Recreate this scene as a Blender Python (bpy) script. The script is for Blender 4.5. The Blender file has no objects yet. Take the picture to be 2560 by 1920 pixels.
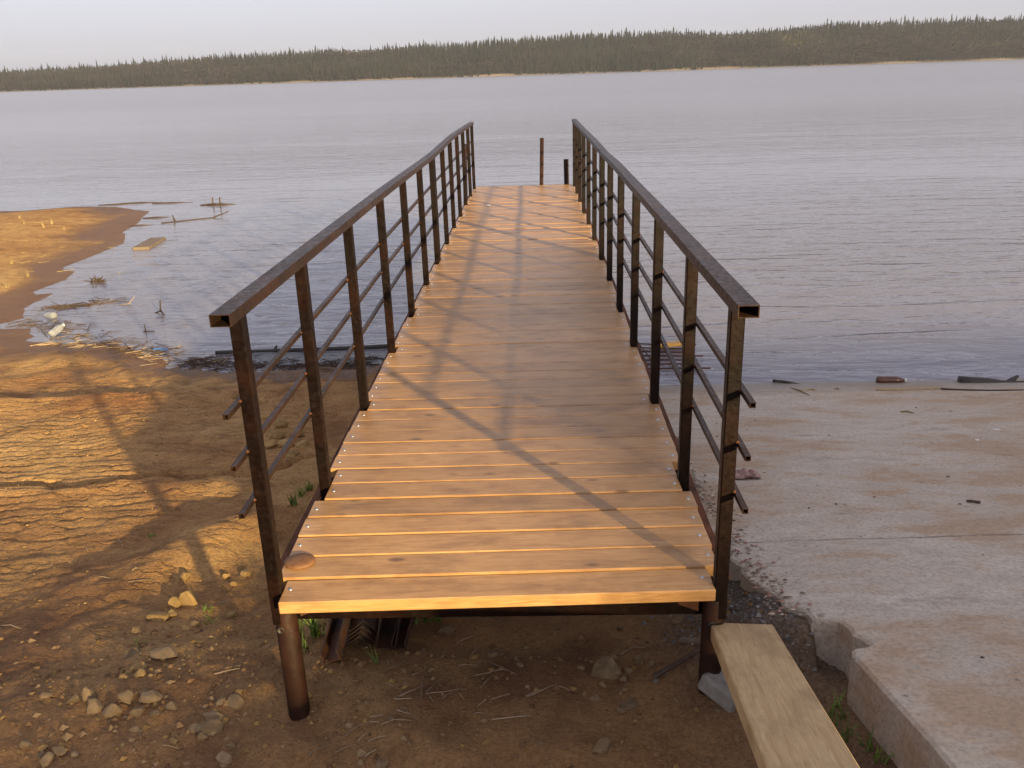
import bpy, math, random
import numpy as np
from mathutils import Vector, Matrix

random.seed(7)
scene = bpy.context.scene
col = scene.collection
R = math.radians

# ------------------------------------------------------------------ camera
F_PX, PITCH, ROLL, YAW = 2150.4, 0.34688, -0.03215, -0.03314      # measured on the 2560 px wide photograph
CAM = np.array([0.160, -2.508, 1.667])

def ray(px, py):
    u, v = px - 1280.0, py - 960.0
    c, s = math.cos(ROLL), math.sin(ROLL)
    u, v = u * c + v * s, -u * s + v * c
    x, up = u / F_PX, -v / F_PX
    c, s = math.cos(PITCH), math.sin(PITCH)
    y, z = c + up * s, -s + up * c
    c, s = math.cos(YAW), math.sin(YAW)
    return np.array([x * c + y * s, -x * s + y * c, z])

cam_d = bpy.data.cameras.new('camera')
cam_d.sensor_width = 36.0
cam_d.lens = F_PX / 2560.0 * 36.0
cam_d.clip_start = 0.05
cam_d.clip_end = 9000.0
cam = bpy.data.objects.new('camera', cam_d)
col.objects.link(cam)
_f = Vector(ray(1280, 960)).normalized()
_r = (Vector(ray(1281, 960)) - Vector(ray(1280, 960))).normalized()
_u = _r.cross(_f).normalized()
cam.matrix_world = Matrix(((_r.x, _u.x, -_f.x, CAM[0]), (_r.y, _u.y, -_f.y, CAM[1]), (_r.z, _u.z, -_f.z, CAM[2]), (0, 0, 0, 1)))
scene.camera = cam

# ------------------------------------------------------------------ light
SUN_H = np.array([0.555, -0.832])          # horizontal direction towards the sun
SUN_EL = math.atan(0.2208)
world = bpy.data.worlds.new('World')
scene.world = world
world.use_nodes = True
wn = world.node_tree
wn.nodes.clear()
sky = wn.nodes.new('ShaderNodeTexSky')
sky.sky_type = 'NISHITA'
sky.sun_disc = False
sky.sun_elevation = SUN_EL
sky.sun_rotation = math.atan2(SUN_H[0], SUN_H[1])
sky.altitude = 100
sky.air_density = 1.0
sky.dust_density = 3.0
sky.ozone_density = 1.0
hsv = wn.nodes.new('ShaderNodeHueSaturation')      # thin high cloud veils the blue
hsv.inputs['Saturation'].default_value = 0.30
bgn = wn.nodes.new('ShaderNodeBackground')
bgn.inputs['Strength'].default_value = 0.142
wo = wn.nodes.new('ShaderNodeOutputWorld')
wn.links.new(sky.outputs[0], hsv.inputs['Color'])
tint = wn.nodes.new('ShaderNodeMix')
tint.data_type = 'RGBA'
tint.blend_type = 'MULTIPLY'
tint.inputs['Factor'].default_value = 1.0
tint.inputs['B'].default_value = (0.93, 0.95, 1.08, 1)     # faint mauve of the evening veil
wn.links.new(hsv.outputs[0], tint.inputs['A'])
veil = wn.nodes.new('ShaderNodeMix')                       # even, thin overcast over the whole dome
veil.data_type = 'RGBA'
veil.inputs['Factor'].default_value = 0.70
veil.inputs['B'].default_value = (1.90, 1.86, 2.18, 1)
wn.links.new(tint.outputs['Result'], veil.inputs['A'])
wn.links.new(veil.outputs['Result'], bgn.inputs['Color'])
wn.links.new(bgn.outputs[0], wo.inputs['Surface'])

sun_d = bpy.data.lights.new('sun', 'SUN')
sun_d.energy = 5.0
sun_d.angle = R(1.1)
sun_d.color = (1.0, 0.78, 0.38)
sun = bpy.data.objects.new('sun', sun_d)
col.objects.link(sun)
sd = Vector((-SUN_H[0], -SUN_H[1], -0.2208)).normalized()
sun.rotation_euler = sd.to_track_quat('-Z', 'Y').to_euler()
sun.location = (20, -30, 12)

scene.view_settings.view_transform = 'Standard'
scene.view_settings.look = 'None'
scene.view_settings.gamma = 1.0
scene.view_settings.exposure = 1.1
scene.cycles.max_bounces = 6
scene.cycles.volume_bounces = 0

# ------------------------------------------------------------------ noise for shapes
_rng = np.random.RandomState(3)
_T = _rng.rand(256, 256)

def vn(x, y, seed=0):
    x = np.asarray(x, float) + seed * 17.31
    y = np.asarray(y, float) + seed * 9.77
    xi, yi = np.floor(x).astype(int), np.floor(y).astype(int)
    fx, fy = x - xi, y - yi
    fx, fy = fx * fx * (3 - 2 * fx), fy * fy * (3 - 2 * fy)
    a = _T[xi & 255, yi & 255]; b = _T[(xi + 1) & 255, yi & 255]
    c = _T[xi & 255, (yi + 1) & 255]; d = _T[(xi + 1) & 255, (yi + 1) & 255]
    return (a * (1 - fx) + b * fx) * (1 - fy) + (c * (1 - fx) + d * fx) * fy - 0.5

def fbm(x, y, o=4, seed=0):
    s, a = 0.0, 1.0
    for i in range(o):
        s = s + a * vn(np.asarray(x) * 2 ** i, np.asarray(y) * 2 ** i, seed + i)
        a *= 0.5
    return s

def sstep(a, b, x):
    t = np.clip((np.asarray(x, float) - a) / (b - a), 0, 1)
    return t * t * (3 - 2 * t)

# ------------------------------------------------------------------ terrain shape
WATER_Z = -1.15
SHORE = [(60, 2), (10, 4.3), (4.47, 4.79), (2.45, 5.06), (1.63, 5.25), (1.16, 5.72), (-0.3, 6.0), (-1.44, 6.21), (-2.47, 6.29), (-3.26, 6.23), (-3.69, 6.3),
         (-4.16, 6.57), (-4.82, 7.02), (-5.1, 6.98), (-5.67, 7.22), (-6.22, 7.74), (-6.65, 8.47), (-6.73, 9.09), (-6.88, 10.02), (-7.04, 10.98),
         (-7.54, 11.76), (-7.56, 12.84), (-7.42, 13.48), (-7.15, 14.01), (-8.22, 14.44), (-8.33, 15.43), (-8.06, 15.96), (-8.89, 17.06),
         (-8.81, 18.02), (-10.38, 19.11), (-12.2, 19.19), (-12.94, 18.43), (-16, 19.5), (-30, 21), (-150, 24), (-150, -150), (60, -150)]

def shore_d(x, y):
    x = np.asarray(x, float); y = np.asarray(y, float)
    dm = np.full(x.shape, 1e9); ins = np.zeros(x.shape, bool)
    n = len(SHORE)
    for i in range(n):
        x0, y0 = SHORE[i]; x1, y1 = SHORE[(i + 1) % n]
        dx, dy = x1 - x0, y1 - y0
        t = np.clip(((x - x0) * dx + (y - y0) * dy) / (dx * dx + dy * dy), 0, 1)
        dm = np.minimum(dm, np.hypot(x - x0 - t * dx, y - y0 - t * dy))
        cr = ((y0 > y) != (y1 > y)) & (x < dx * (y - y0) / (dy if dy else 1e-9) + x0)
        ins ^= cr
    return np.where(ins, dm, -dm)

def slab_z(y):
    return -0.205 - 0.183 * np.asarray(y, float)

def gz(x, y):
    x = np.asarray(x, float); y = np.asarray(y, float)
    d = shore_d(x, y) + 0.16 * fbm(x * 1.6, y * 1.6, 3, 5) * sstep(0.0, 1.0, -x - 3.5)
    z = np.where(d > 0, WATER_Z + 0.66 * (1 - np.exp(-d / 5.2)), np.maximum(WATER_Z + d * 0.10, -3.2))
    # wave-cut lip
    z = z + 0.025 * sstep(0.0, 0.5, d) * sstep(1.4, 0.6, d)
    near = np.exp(-np.maximum(0, y - 9) / 6) * np.exp(-np.maximum(0, np.abs(x + 2) - 8) / 5)
    land = sstep(-0.1, 0.35, d)
    # ruts and ledges left by tracks on the clay, running roughly across the view
    w = sstep(-1.15, -1.75, x) * land
    l1 = y - (4.68 + 0.16 * (x + 3.2) + 0.20 * fbm(x * 1.7, y * 0.3, 3, 11))
    z = z + w * (-0.055 * sstep(-0.01, 0.05, l1) + 0.045 * sstep(-0.55, -0.02, l1) * (l1 < 0.02) - 0.055 * np.exp(-((l1 - 0.08 + 0.05 * vn(x * 8, y * 2, 33)) / 0.055) ** 2))
    l2 = y - (2.62 + 0.20 * (x + 2.7) + 0.26 * fbm(x * 2.6, y * 0.3, 3, 21))
    jag = 0.05 * vn(x * 9, y * 2, 31)
    z = z + w * (0.030 * np.exp(-((l2 + 0.10) / 0.13) ** 2) - 0.085 * np.exp(-((l2 - 0.05 + jag) / 0.05) ** 2))
    # grouser ridges
    ph = (y - 0.13 * (x + 2)) / 0.105 + 1.5 * fbm(x * 1.3, y * 2.2, 4, 41) + 0.35 * vn(x * 14, y * 14, 47)
    saw = ph - np.floor(ph)
    rid = sstep(0.9, 1.6, y) * sstep(4.75, 4.45, y) * w * (0.45 + 1.1 * np.clip(fbm(x * 0.8, y * 0.8, 2, 44) + 0.4, 0, 1))
    z = z + rid * (0.007 * saw - 0.022 * np.exp(-((saw - 0.03) / 0.06) ** 2) * np.clip(0.5 + 2.2 * vn(x * 5, y * 9, 48), 0, 1))
    # clay mound beside the front pile
    mx, my = x + 1.72, y - 1.55
    q = (mx * 0.83 - my * 0.56); r_ = (mx * 0.56 + my * 0.83)
    z = z + 0.13 * np.exp(-(q / 0.26) ** 2 - (r_ / 0.75) ** 2)
    # crumbly soil
    rough = land * near * (1 - 0.55 * rid)
    z = z + rough * (0.045 * fbm(x * 1.4, y * 1.4, 3, 51) + 0.036 * fbm(x * 5.5, y * 5.5, 4, 61))
    cl = np.clip(fbm(x * 1.1, y * 1.1, 2, 71) + 0.30, 0, 1)
    z = z + rough * cl * (0.034 * np.abs(vn(x * 19, y * 19, 81)) + 0.020 * np.abs(vn(x * 37, y * 37, 91)))
    # trodden apron round the front piles
    z = z + 0.19 * sstep(1.25, 0.1, y) * sstep(-3.2, -1.6, x) * sstep(1.25, 0.9, x) * land
    z = z + 0.12 * np.exp(-((x - 0.82) / 0.22) ** 2 - ((y - 0.10) / 0.32) ** 2)
    # the foreground climbs to where one stands
    z = z + 0.46 * sstep(-0.75, -2.7, y) * sstep(1.3, 0.9, x) * sstep(-14, -6, x)
    # right: gravel shoulder up against the concrete ramp, bare trench in front of it
    sz = slab_z(y)
    shoulder = sstep(0.62, 1.10, x + 0.07 * fbm(x * 4, y * 4, 3, 101)) * sstep(0.0, 0.26, y - 0.25 * np.clip(1.05 - x, -0.1, 0.6))
    under = sz - 0.022 - 0.04 * np.abs(fbm(x * 6, y * 6, 3, 103))
    z = np.where(x > 0.5, z * (1 - shoulder) + np.minimum(under, np.maximum(z, under)) * shoulder, z)
    z = np.where((x > 1.12) & (d > -30), np.where(x > 1.16, np.minimum(z, sz - 0.03 - 0.30 * sstep(0.24, 0.12, y)), z), z)
    z = z + shoulder * sstep(1.08, 0.90, x) * 0.045 * fbm(x * 9, y * 9, 3, 111)
    z = np.where((x > 1.0) & (x < 1.5) & (y < 0.35) & (y > -3), np.maximum(z, z + (sz - 0.20 - z) * sstep(1.02, 1.14, x) * sstep(0.35, 0.1, y)), z)
    # unseen bank behind the viewer, raised to block low sun beneath the shrubs
    a = -0.555 * x + 0.832 * y
    z = z + 4.4 * sstep(-5, -24, a) * sstep(14, 8, np.abs(x - 30) - 60)
    return z

def ground_at(px, py):
    r = ray(px, py)
    t0, t1 = 0.3, 0.3
    while t1 < 60:
        p = CAM + r * t1
        if p[2] < max(float(gz(p[0], p[1])), WATER_Z) or t1 > 55:
            break
        t0 = t1
        t1 += 0.08 if t1 < 10 else 0.3
    for _ in range(14):
        m = (t0 + t1) / 2
        p = CAM + r * m
        if p[2] < max(float(gz(p[0], p[1])), WATER_Z):
            t1 = m
        else:
            t0 = m
    return Vector(CAM + r * t1)

def on_slab(px, py):
    r = ray(px, py)
    # plane z = -0.205 - 0.183 y
    t = (-0.205 - 0.183 * CAM[1] - CAM[2]) / (r[2] + 0.183 * r[1])
    return Vector(CAM + r * t)

def on_z(px, py, z):
    r = ray(px, py)
    return Vector(CAM + r * (z - CAM[2]) / r[2])

# ------------------------------------------------------------------ material helpers
def mat(name, build):
    m = bpy.data.materials.new(name)
    m.use_nodes = True
    nt = m.node_tree
    nt.nodes.clear()
    out = nt.nodes.new('ShaderNodeOutputMaterial')
    b = nt.nodes.new('ShaderNodeBsdfPrincipled')
    nt.links.new(b.outputs[0], out.inputs['Surface'])
    build(nt, b)
    return m

class NB:
    def __init__(s, nt):
        s.nt = nt
    def new(s, t, **kw):
        n = s.nt.nodes.new(t)
        for k, v in kw.items():
            setattr(n, k, v)
        return n
    def set(s, sock, v):
        if isinstance(v, bpy.types.NodeSocket):
            s.nt.links.new(v, sock)
        else:
            sock.default_value = v
    def coords(s, kind='Object'):
        return s.new('ShaderNodeTexCoord').outputs[kind]
    def mapping(s, vec, scale=(1, 1, 1), loc=(0, 0, 0), rot=(0, 0, 0)):
        n = s.new('ShaderNodeMapping')
        s.set(n.inputs['Vector'], vec); s.set(n.inputs['Scale'], scale); s.set(n.inputs['Location'], loc); s.set(n.inputs['Rotation'], rot)
        return n.outputs[0]
    def noise(s, vec, scale, detail=4, rough=0.55, dist=0.0):
        n = s.new('ShaderNodeTexNoise')
        s.set(n.inputs['Vector'], vec)
        n.inputs['Scale'].default_value = scale; n.inputs['Detail'].default_value = detail
        n.inputs['Roughness'].default_value = rough; n.inputs['Distortion'].default_value = dist
        return n.outputs['Fac']
    def vor(s, vec, scale, feature='F1', out='Distance'):
        n = s.new('ShaderNodeTexVoronoi', feature=feature)
        s.set(n.inputs['Vector'], vec); n.inputs['Scale'].default_value = scale
        return n.outputs[out]
    def ramp(s, fac, stops):
        n = s.new('ShaderNodeValToRGB')
        e = n.color_ramp.elements
        while len(e) < len(stops):
            e.new(0.5)
        for el, (p, c) in zip(e, stops):
            el.position = p
            el.color = (c[0], c[1], c[2], 1) if isinstance(c, tuple) else (c, c, c, 1)
        s.set(n.inputs['Fac'], fac)
        return n.outputs['Color']
    def mix(s, fac, a, b, mode='MIX'):
        n = s.new('ShaderNodeMix', data_type='RGBA', blend_type=mode)
        s.set(n.inputs['Factor'], fac)
        s.set(n.inputs['A'], a if isinstance(a, bpy.types.NodeSocket) else (*a, 1))
        s.set(n.inputs['B'], b if isinstance(b, bpy.types.NodeSocket) else (*b, 1))
        return n.outputs['Result']
    def math(s, op, a, b=0.0, c=0.0):
        n = s.new('ShaderNodeMath', operation=op)
        s.set(n.inputs[0], a); s.set(n.inputs[1], b); s.set(n.inputs[2], c)
        return n.outputs[0]
    def bump(s, h, strength=0.5, dist=0.01, normal=None):
        n = s.new('ShaderNodeBump')
        n.inputs['Strength'].default_value = strength; n.inputs['Distance'].default_value = dist
        s.set(n.inputs['Height'], h)
        if normal is not None:
            s.set(n.inputs['Normal'], normal)
        return n.outputs[0]
    def sep(s, v):
        n = s.new('ShaderNodeSeparateXYZ'); s.set(n.inputs[0], v)
        return n.outputs
    def rnd(s):
        return s.new('ShaderNodeObjectInfo').outputs['Random']
    def map(s, v, a, b, c, d):
        n = s.new('ShaderNodeMapRange')
        s.set(n.inputs['Value'], v)
        for i, k in zip((1, 2, 3, 4), (a, b, c, d)):
            n.inputs[i].default_value = k
        return n.outputs[0]

def m_ground(nt, b):
    N = NB(nt)
    P = N.new('ShaderNodeNewGeometry').outputs['Position']
    x, y, z = N.sep(P)
    big = N.noise(P, 0.8, 5, 0.6)
    mid = N.noise(P, 5, 6, 0.65)
    fine = N.noise(P, 60, 5, 0.7)
    grain = N.noise(P, 240, 2, 0.6)
    c = N.ramp(big, [(0.28, (0.27, 0.110, 0.044)), (0.46, (0.50, 0.266, 0.100)), (0.70, (0.64, 0.392, 0.155))])
    c = N.mix(N.ramp(mid, [(0.45, 0.0), (0.75, 0.6)]), c, (0.26, 0.125, 0.045))
    # grey-brown rubble soil in front of the pier, yellow clay out on the left
    fr = N.math('MULTIPLY', N.map(y, 1.5, 0.2, 0, 0.8), N.ramp(mid, [(0.2, 0.45), (0.7, 1.0)]))
    c = N.mix(fr, c, (0.235, 0.118, 0.055))
    c = N.mix(N.math('MULTIPLY', N.ramp(N.noise(P, 2.1, 4, 0.6), [(0.52, 0.0), (0.66, 0.6)]), N.map(y, 2.2, 0.8, 0, 1)), c, (0.17, 0.068, 0.032))
    # gravel by the ramp
    gv = N.math('MULTIPLY', N.map(x, 0.55, 1.0, 0, 0.9), N.map(y, -0.1, 0.4, 0.35, 1))
    c = N.mix(gv, c, N.ramp(fine, [(0.35, (0.075, 0.068, 0.062)), (0.7, (0.24, 0.215, 0.19))]))
    # damp soil just above the waterline
    zz = N.math('ADD', z, N.math('MULTIPLY', N.math('SUBTRACT', big, 0.5), 0.10))
    wet = N.map(zz, -1.105, -1.065, 1, 0)
    c = N.mix(N.math('MULTIPLY', wet, 0.8), c, (0.125, 0.055, 0.024))
    c = N.mix(N.ramp(fine, [(0.3, 0.6), (0.58, 0.0)]), c, (0.10, 0.055, 0.026))
    c = N.mix(N.ramp(grain, [(0.62, 0.0), (0.74, 0.55)]), c, (0.46, 0.38, 0.26))
    nt.links.new(c, b.inputs['Base Color'])
    N.set(b.inputs['Roughness'], N.map(wet, 0, 1, 0.95, 0.5))
    b.inputs['Specular IOR Level'].default_value = 0.25
    cr = N.vor(N.mapping(P, (1, 1.6, 1)), 16, 'DISTANCE_TO_EDGE')
    # crusted plates: long broken cracks across the clay on the left
    W = N.new('ShaderNodeVectorMath', operation='ADD')
    wob = N.new('ShaderNodeTexNoise'); wob.inputs['Scale'].default_value = 7; wob.inputs['Detail'].default_value = 4
    N.set(wob.inputs['Vector'], P)
    wsc = N.new('ShaderNodeVectorMath', operation='SCALE'); wsc.inputs['Scale'].default_value = 0.16
    N.set(wsc.inputs[0], wob.outputs['Color']); N.set(W.inputs[0], P); N.set(W.inputs[1], wsc.outputs[0])
    pl = N.vor(N.mapping(W.outputs[0], (2.6, 10.5, 3), rot=(0, 0, R(7))), 1.0, 'DISTANCE_TO_EDGE')
    pmask = N.math('MULTIPLY', N.map(x, -1.1, -1.7, 0, 1), N.ramp(mid, [(0.36, 0.0), (0.52, 1.0)]))
    crack = N.math('MULTIPLY', N.map(pl, 0.0, 0.075, 1, 0), pmask)
    c2 = N.mix(N.math('MULTIPLY', crack, 0.45), c, (0.16, 0.085, 0.035))
    nt.links.new(c2, b.inputs['Base Color'])
    h = N.math('ADD', N.math('MULTIPLY', fine, 0.9), N.math('MULTIPLY', N.noise(P, 22, 5, 0.65), 1.3))
    h = N.math('ADD', h, N.math('MULTIPLY', N.map(cr, 0.0, 0.06, -0.35, 0), N.ramp(mid, [(0.45, 0.0), (0.6, 1.0)])))
    h = N.math('ADD', h, N.math('MULTIPLY', grain, 0.25))
    h = N.math('SUBTRACT', h, N.math('MULTIPLY', crack, 0.9))
    nt.links.new(N.bump(h, 0.75, 0.024), b.inputs['Normal'])

def m_water(nt, b):
    N = NB(nt)
    P = N.new('ShaderNodeNewGeometry').outputs['Position']
    b.inputs['Base Color'].default_value = (0.190, 0.175, 0.200, 1)
    wx_, wy_, wz_ = N.sep(P)
    N.set(b.inputs['Roughness'], N.map(wy_, 8, 120, 0.08, 0.23))      # open water is ruffled, the shallows are calm
    b.inputs['IOR'].default_value = 1.33
    w1 = N.noise(N.mapping(P, (0.55, 2.6, 1), rot=(0, 0, R(5))), 1.0, 3, 0.5, 0.6)
    w2 = N.noise(N.mapping(P, (3.2, 8.0, 1), rot=(0, 0, R(-7))), 1.0, 3, 0.55, 0.4)
    w3 = N.noise(N.mapping(P, (0.16, 0.55, 1), rot=(0, 0, R(3))), 1.0, 2, 0.5)
    gust = N.ramp(N.noise(N.mapping(P, (0.014, 0.075, 1)), 1.0, 4, 0.65), [(0.32, 0.35), (0.68, 1.5)])
    h = N.math('ADD', N.math('MULTIPLY', w1, 0.034), N.math('MULTIPLY', w2, 0.0105))
    h = N.math('ADD', N.math('MULTIPLY', h, gust), N.math('MULTIPLY', w3, 0.030))
    nt.links.new(N.bump(h, 1.0, 1.0), b.inputs['Normal'])

def m_wood(c0, c1, c2, rough=0.6, along=0, dirt=0.55, coat=0.0):
    def f(nt, b):
        N = NB(nt)
        P = N.coords('Object')
        r = N.rnd()
        comb = N.new('ShaderNodeCombineXYZ')
        N.set(comb.inputs[0], N.math('MULTIPLY', r, 37.0)); N.set(comb.inputs[1], N.math('MULTIPLY', r, 91.0)); N.set(comb.inputs[2], N.math('MULTIPLY', r, 53.0))
        add = N.new('ShaderNodeVectorMath', operation='ADD')
        N.set(add.inputs[0], P); N.set(add.inputs[1], comb.outputs[0])
        V = add.outputs[0]
        sc = (1.0, 14, 14) if along == 0 else (14, 1.0, 14)
        g = N.noise(N.mapping(V, sc), 5.0, 6, 0.62, 1.2)
        bl = N.noise(N.mapping(V, (1, 2.2, 2.2) if along == 0 else (2.2, 1, 2.2)), 4.5, 4, 0.6)
        fine = N.noise(N.mapping(V, (4, 120, 120) if along == 0 else (120, 4, 120)), 4.0, 3, 0.6)
        c = N.ramp(g, [(0.28, c0), (0.5, c1), (0.75, c2)])
        wp = N.new('ShaderNodeNewGeometry').outputs['Position']
        sm_ = N.noise(N.mapping(wp, (2.2, 3.4, 2)), 1.6, 5, 0.7)
        c = N.mix(N.ramp(sm_, [(0.50, 0.0), (0.72, dirt * 0.75)]), c, tuple(v * 0.55 for v in c0))
        c = N.mix(N.ramp(bl, [(0.48, 0.0), (0.72, dirt)]), c, tuple(v * 0.45 for v in c0))
        kn = N.vor(N.mapping(V, (3.2, 7, 7) if along == 0 else (7, 3.2, 7)), 1.0)
        c = N.mix(N.ramp(kn, [(0.06, 0.8), (0.13, 0.0)]), c, tuple(v * 0.35 for v in c0))
        c = N.mix(N.ramp(fine, [(0.3, 0.35), (0.6, 0.0)]), c, tuple(v * 0.6 for v in c0))
        v = N.map(r, 0, 1, 0.78, 1.06)
        mul = N.new('ShaderNodeVectorMath', operation='SCALE')
        N.set(mul.inputs[0], c); N.set(mul.inputs['Scale'], v)
        nt.links.new(mul.outputs[0], b.inputs['Base Color'])
        b.inputs['Roughness'].default_value = rough
        b.inputs['Coat Weight'].default_value = coat
        b.inputs['Coat Roughness'].default_value = 0.30
        b.inputs['Specular IOR Level'].default_value = 0.5
        nt.links.new(N.bump(N.math('ADD', g, fine), 0.35, 0.003), b.inputs['Normal'])
    return f

def m_steel(dark, rust, amt=(0.42, 0.62), rough=0.5, metal=0.25, chip=None):
    def f(nt, b):
        N = NB(nt)
        P = N.new('ShaderNodeNewGeometry').outputs['Position']
        a = N.noise(P, 6, 6, 0.65)
        s = N.noise(P, 45, 4, 0.65)
        c = N.mix(N.ramp(a, [(amt[0], 0.0), (amt[1], 1.0)]), dark, rust)
        c = N.mix(N.ramp(s, [(0.58, 0.0), (0.80, 0.5)]), c, tuple(min(1, v * 1.6) for v in rust))
        if chip:
            c = N.mix(N.ramp(N.noise(P, 11, 5, 0.75), [(0.66, 0.0), (0.70, 0.85)]), c, chip)
        nt.links.new(c, b.inputs['Base Color'])
        b.inputs['Metallic'].default_value = metal
        b.inputs['Specular IOR Level'].default_value = 0.20
        N.set(b.inputs['Roughness'], N.ramp(s, [(0.3, rough - 0.1), (0.7, rough + 0.2)]))
        nt.links.new(N.bump(N.math('ADD', s, a), 0.3, 0.004), b.inputs['Normal'])
    return f

def m_concrete(nt, b):
    N = NB(nt)
    P = N.new('ShaderNodeNewGeometry').outputs['Position']
    x, y, z = N.sep(P)
    V = N.mapping(P, (0.7, 1.25, 1), rot=(0, 0, R(18)))
    big = N.noise(V, 1.1, 6, 0.62, 0.4)
    mid = N.noise(V, 6, 6, 0.68)
    fine = N.noise(P, 55, 5, 0.7)
    c = N.ramp(mid, [(0.32, (0.49, 0.40, 0.315)), (0.66, (0.67, 0.59, 0.50))])
    clay = N.math('ADD', big, N.math('MULTIPLY', N.math('SUBTRACT', mid, 0.5), 0.7))
    c = N.mix(N.ramp(clay, [(0.45, 0.0), (0.60, 0.82)]), c, (0.46, 0.30, 0.18))
    c = N.mix(N.ramp(N.noise(N.mapping(P, (1, 2.4, 1)), 2.2, 5, 0.7), [(0.60, 0.0), (0.70, 0.55)]), c, (0.24, 0.175, 0.125))
    c = N.mix(N.ramp(N.noise(P, 30, 3, 0.7), [(0.66, 0.0), (0.76, 0.7)]), c, (0.10, 0.085, 0.07))
    c = N.mix(N.ramp(fine, [(0.34, 0.5), (0.56, 0.0)]), c, (0.24, 0.195, 0.155))
    jl = N.math('ABSOLUTE', N.math('ADD', N.math('SUBTRACT', y, 0.93), N.math('ADD', N.math('MULTIPLY', x, -0.035), N.math('MULTIPLY', N.math('SUBTRACT', N.noise(P, 9, 4, 0.6), 0.5), 0.05))))
    c = N.mix(N.math('MULTIPLY', N.map(jl, 0.002, 0.011, 0.8, 0), N.ramp(mid, [(0.35, 0.2), (0.55, 1.0)])), c, (0.17, 0.13, 0.095))
    wet = N.map(N.math('ADD', z, N.math('MULTIPLY', N.math('SUBTRACT', big, 0.5), 0.10)), -1.115, -1.035, 1, 0)
    c = N.mix(N.math('MULTIPLY', wet, 0.7), c, (0.16, 0.12, 0.09))
    nt.links.new(c, b.inputs['Base Color'])
    N.set(b.inputs['Roughness'], N.map(wet, 0, 1, 0.92, 0.35))
    b.inputs['Specular IOR Level'].default_value = 0.25
    nt.links.new(N.bump(N.math('ADD', N.math('MULTIPLY', mid, 2.0), N.math('MULTIPLY', fine, 1.4)), 0.55, 0.012), b.inputs['Normal'])

def m_plain(c, rough=0.8, var=0.25, scale=30, bump=0.4, bd=0.006, metal=0.0, spec=0.3):
    def f(nt, b):
        N = NB(nt)
        P = N.new('ShaderNodeNewGeometry').outputs['Position']
        a = N.noise(P, scale, 5, 0.65)
        r = N.rnd()
        k = N.math('ADD', N.math('MULTIPLY', N.math('SUBTRACT', a, 0.5), 2.2), N.math('MULTIPLY', N.math('SUBTRACT', r, 0.5), 0.8))
        cc = N.ramp(N.math('ADD', k, 0.5), [(0.0, tuple(v * (1 - var) for v in c)), (1.0, tuple(min(1, v * (1 + var)) for v in c))])
        nt.links.new(cc, b.inputs['Base Color'])
        b.inputs['Roughness'].default_value = rough
        b.inputs['Metallic'].default_value = metal
        b.inputs['Specular IOR Level'].default_value = spec
        nt.links.new(N.bump(a, bump, bd), b.inputs['Normal'])
    return f

def m_attr(rough=0.9):
    def f(nt, b):
        N = NB(nt)
        at = N.new('ShaderNodeAttribute', attribute_name='tint')
        nt.links.new(at.outputs['Color'], b.inputs['Base Color'])
        b.inputs['Roughness'].default_value = rough
        b.inputs['Specular IOR Level'].default_value = 0.1
    return f

def m_hill(nt, b):
    N = NB(nt)
    P = N.new('ShaderNodeNewGeometry').outputs['Position']
    x, y, z = N.sep(P)
    n = N.noise(P, 0.03, 5, 0.6)
    zz = N.math('ADD', z, N.math('MULTIPLY', N.math('SUBTRACT', n, 0.5), 3.0))
    c = N.mix(N.map(zz, 0.3, 1.6, 0, 1), (0.22, 0.165, 0.115), (0.030, 0.026, 0.022))
    nt.links.new(c, b.inputs['Base Color'])
    b.inputs['Roughness'].default_value = 0.95

def m_clear(nt, b):
    b.inputs['Base Color'].default_value = (0.62, 0.62, 0.60, 1)
    b.inputs['Roughness'].default_value = 0.12
    b.inputs['Transmission Weight'].default_value = 0.55
    b.inputs['IOR'].default_value = 1.3
    N = NB(nt)
    nt.links.new(N.bump(N.noise(N.coords('Object'), 30, 3), 0.4, 0.01), b.inputs['Normal'])

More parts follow.
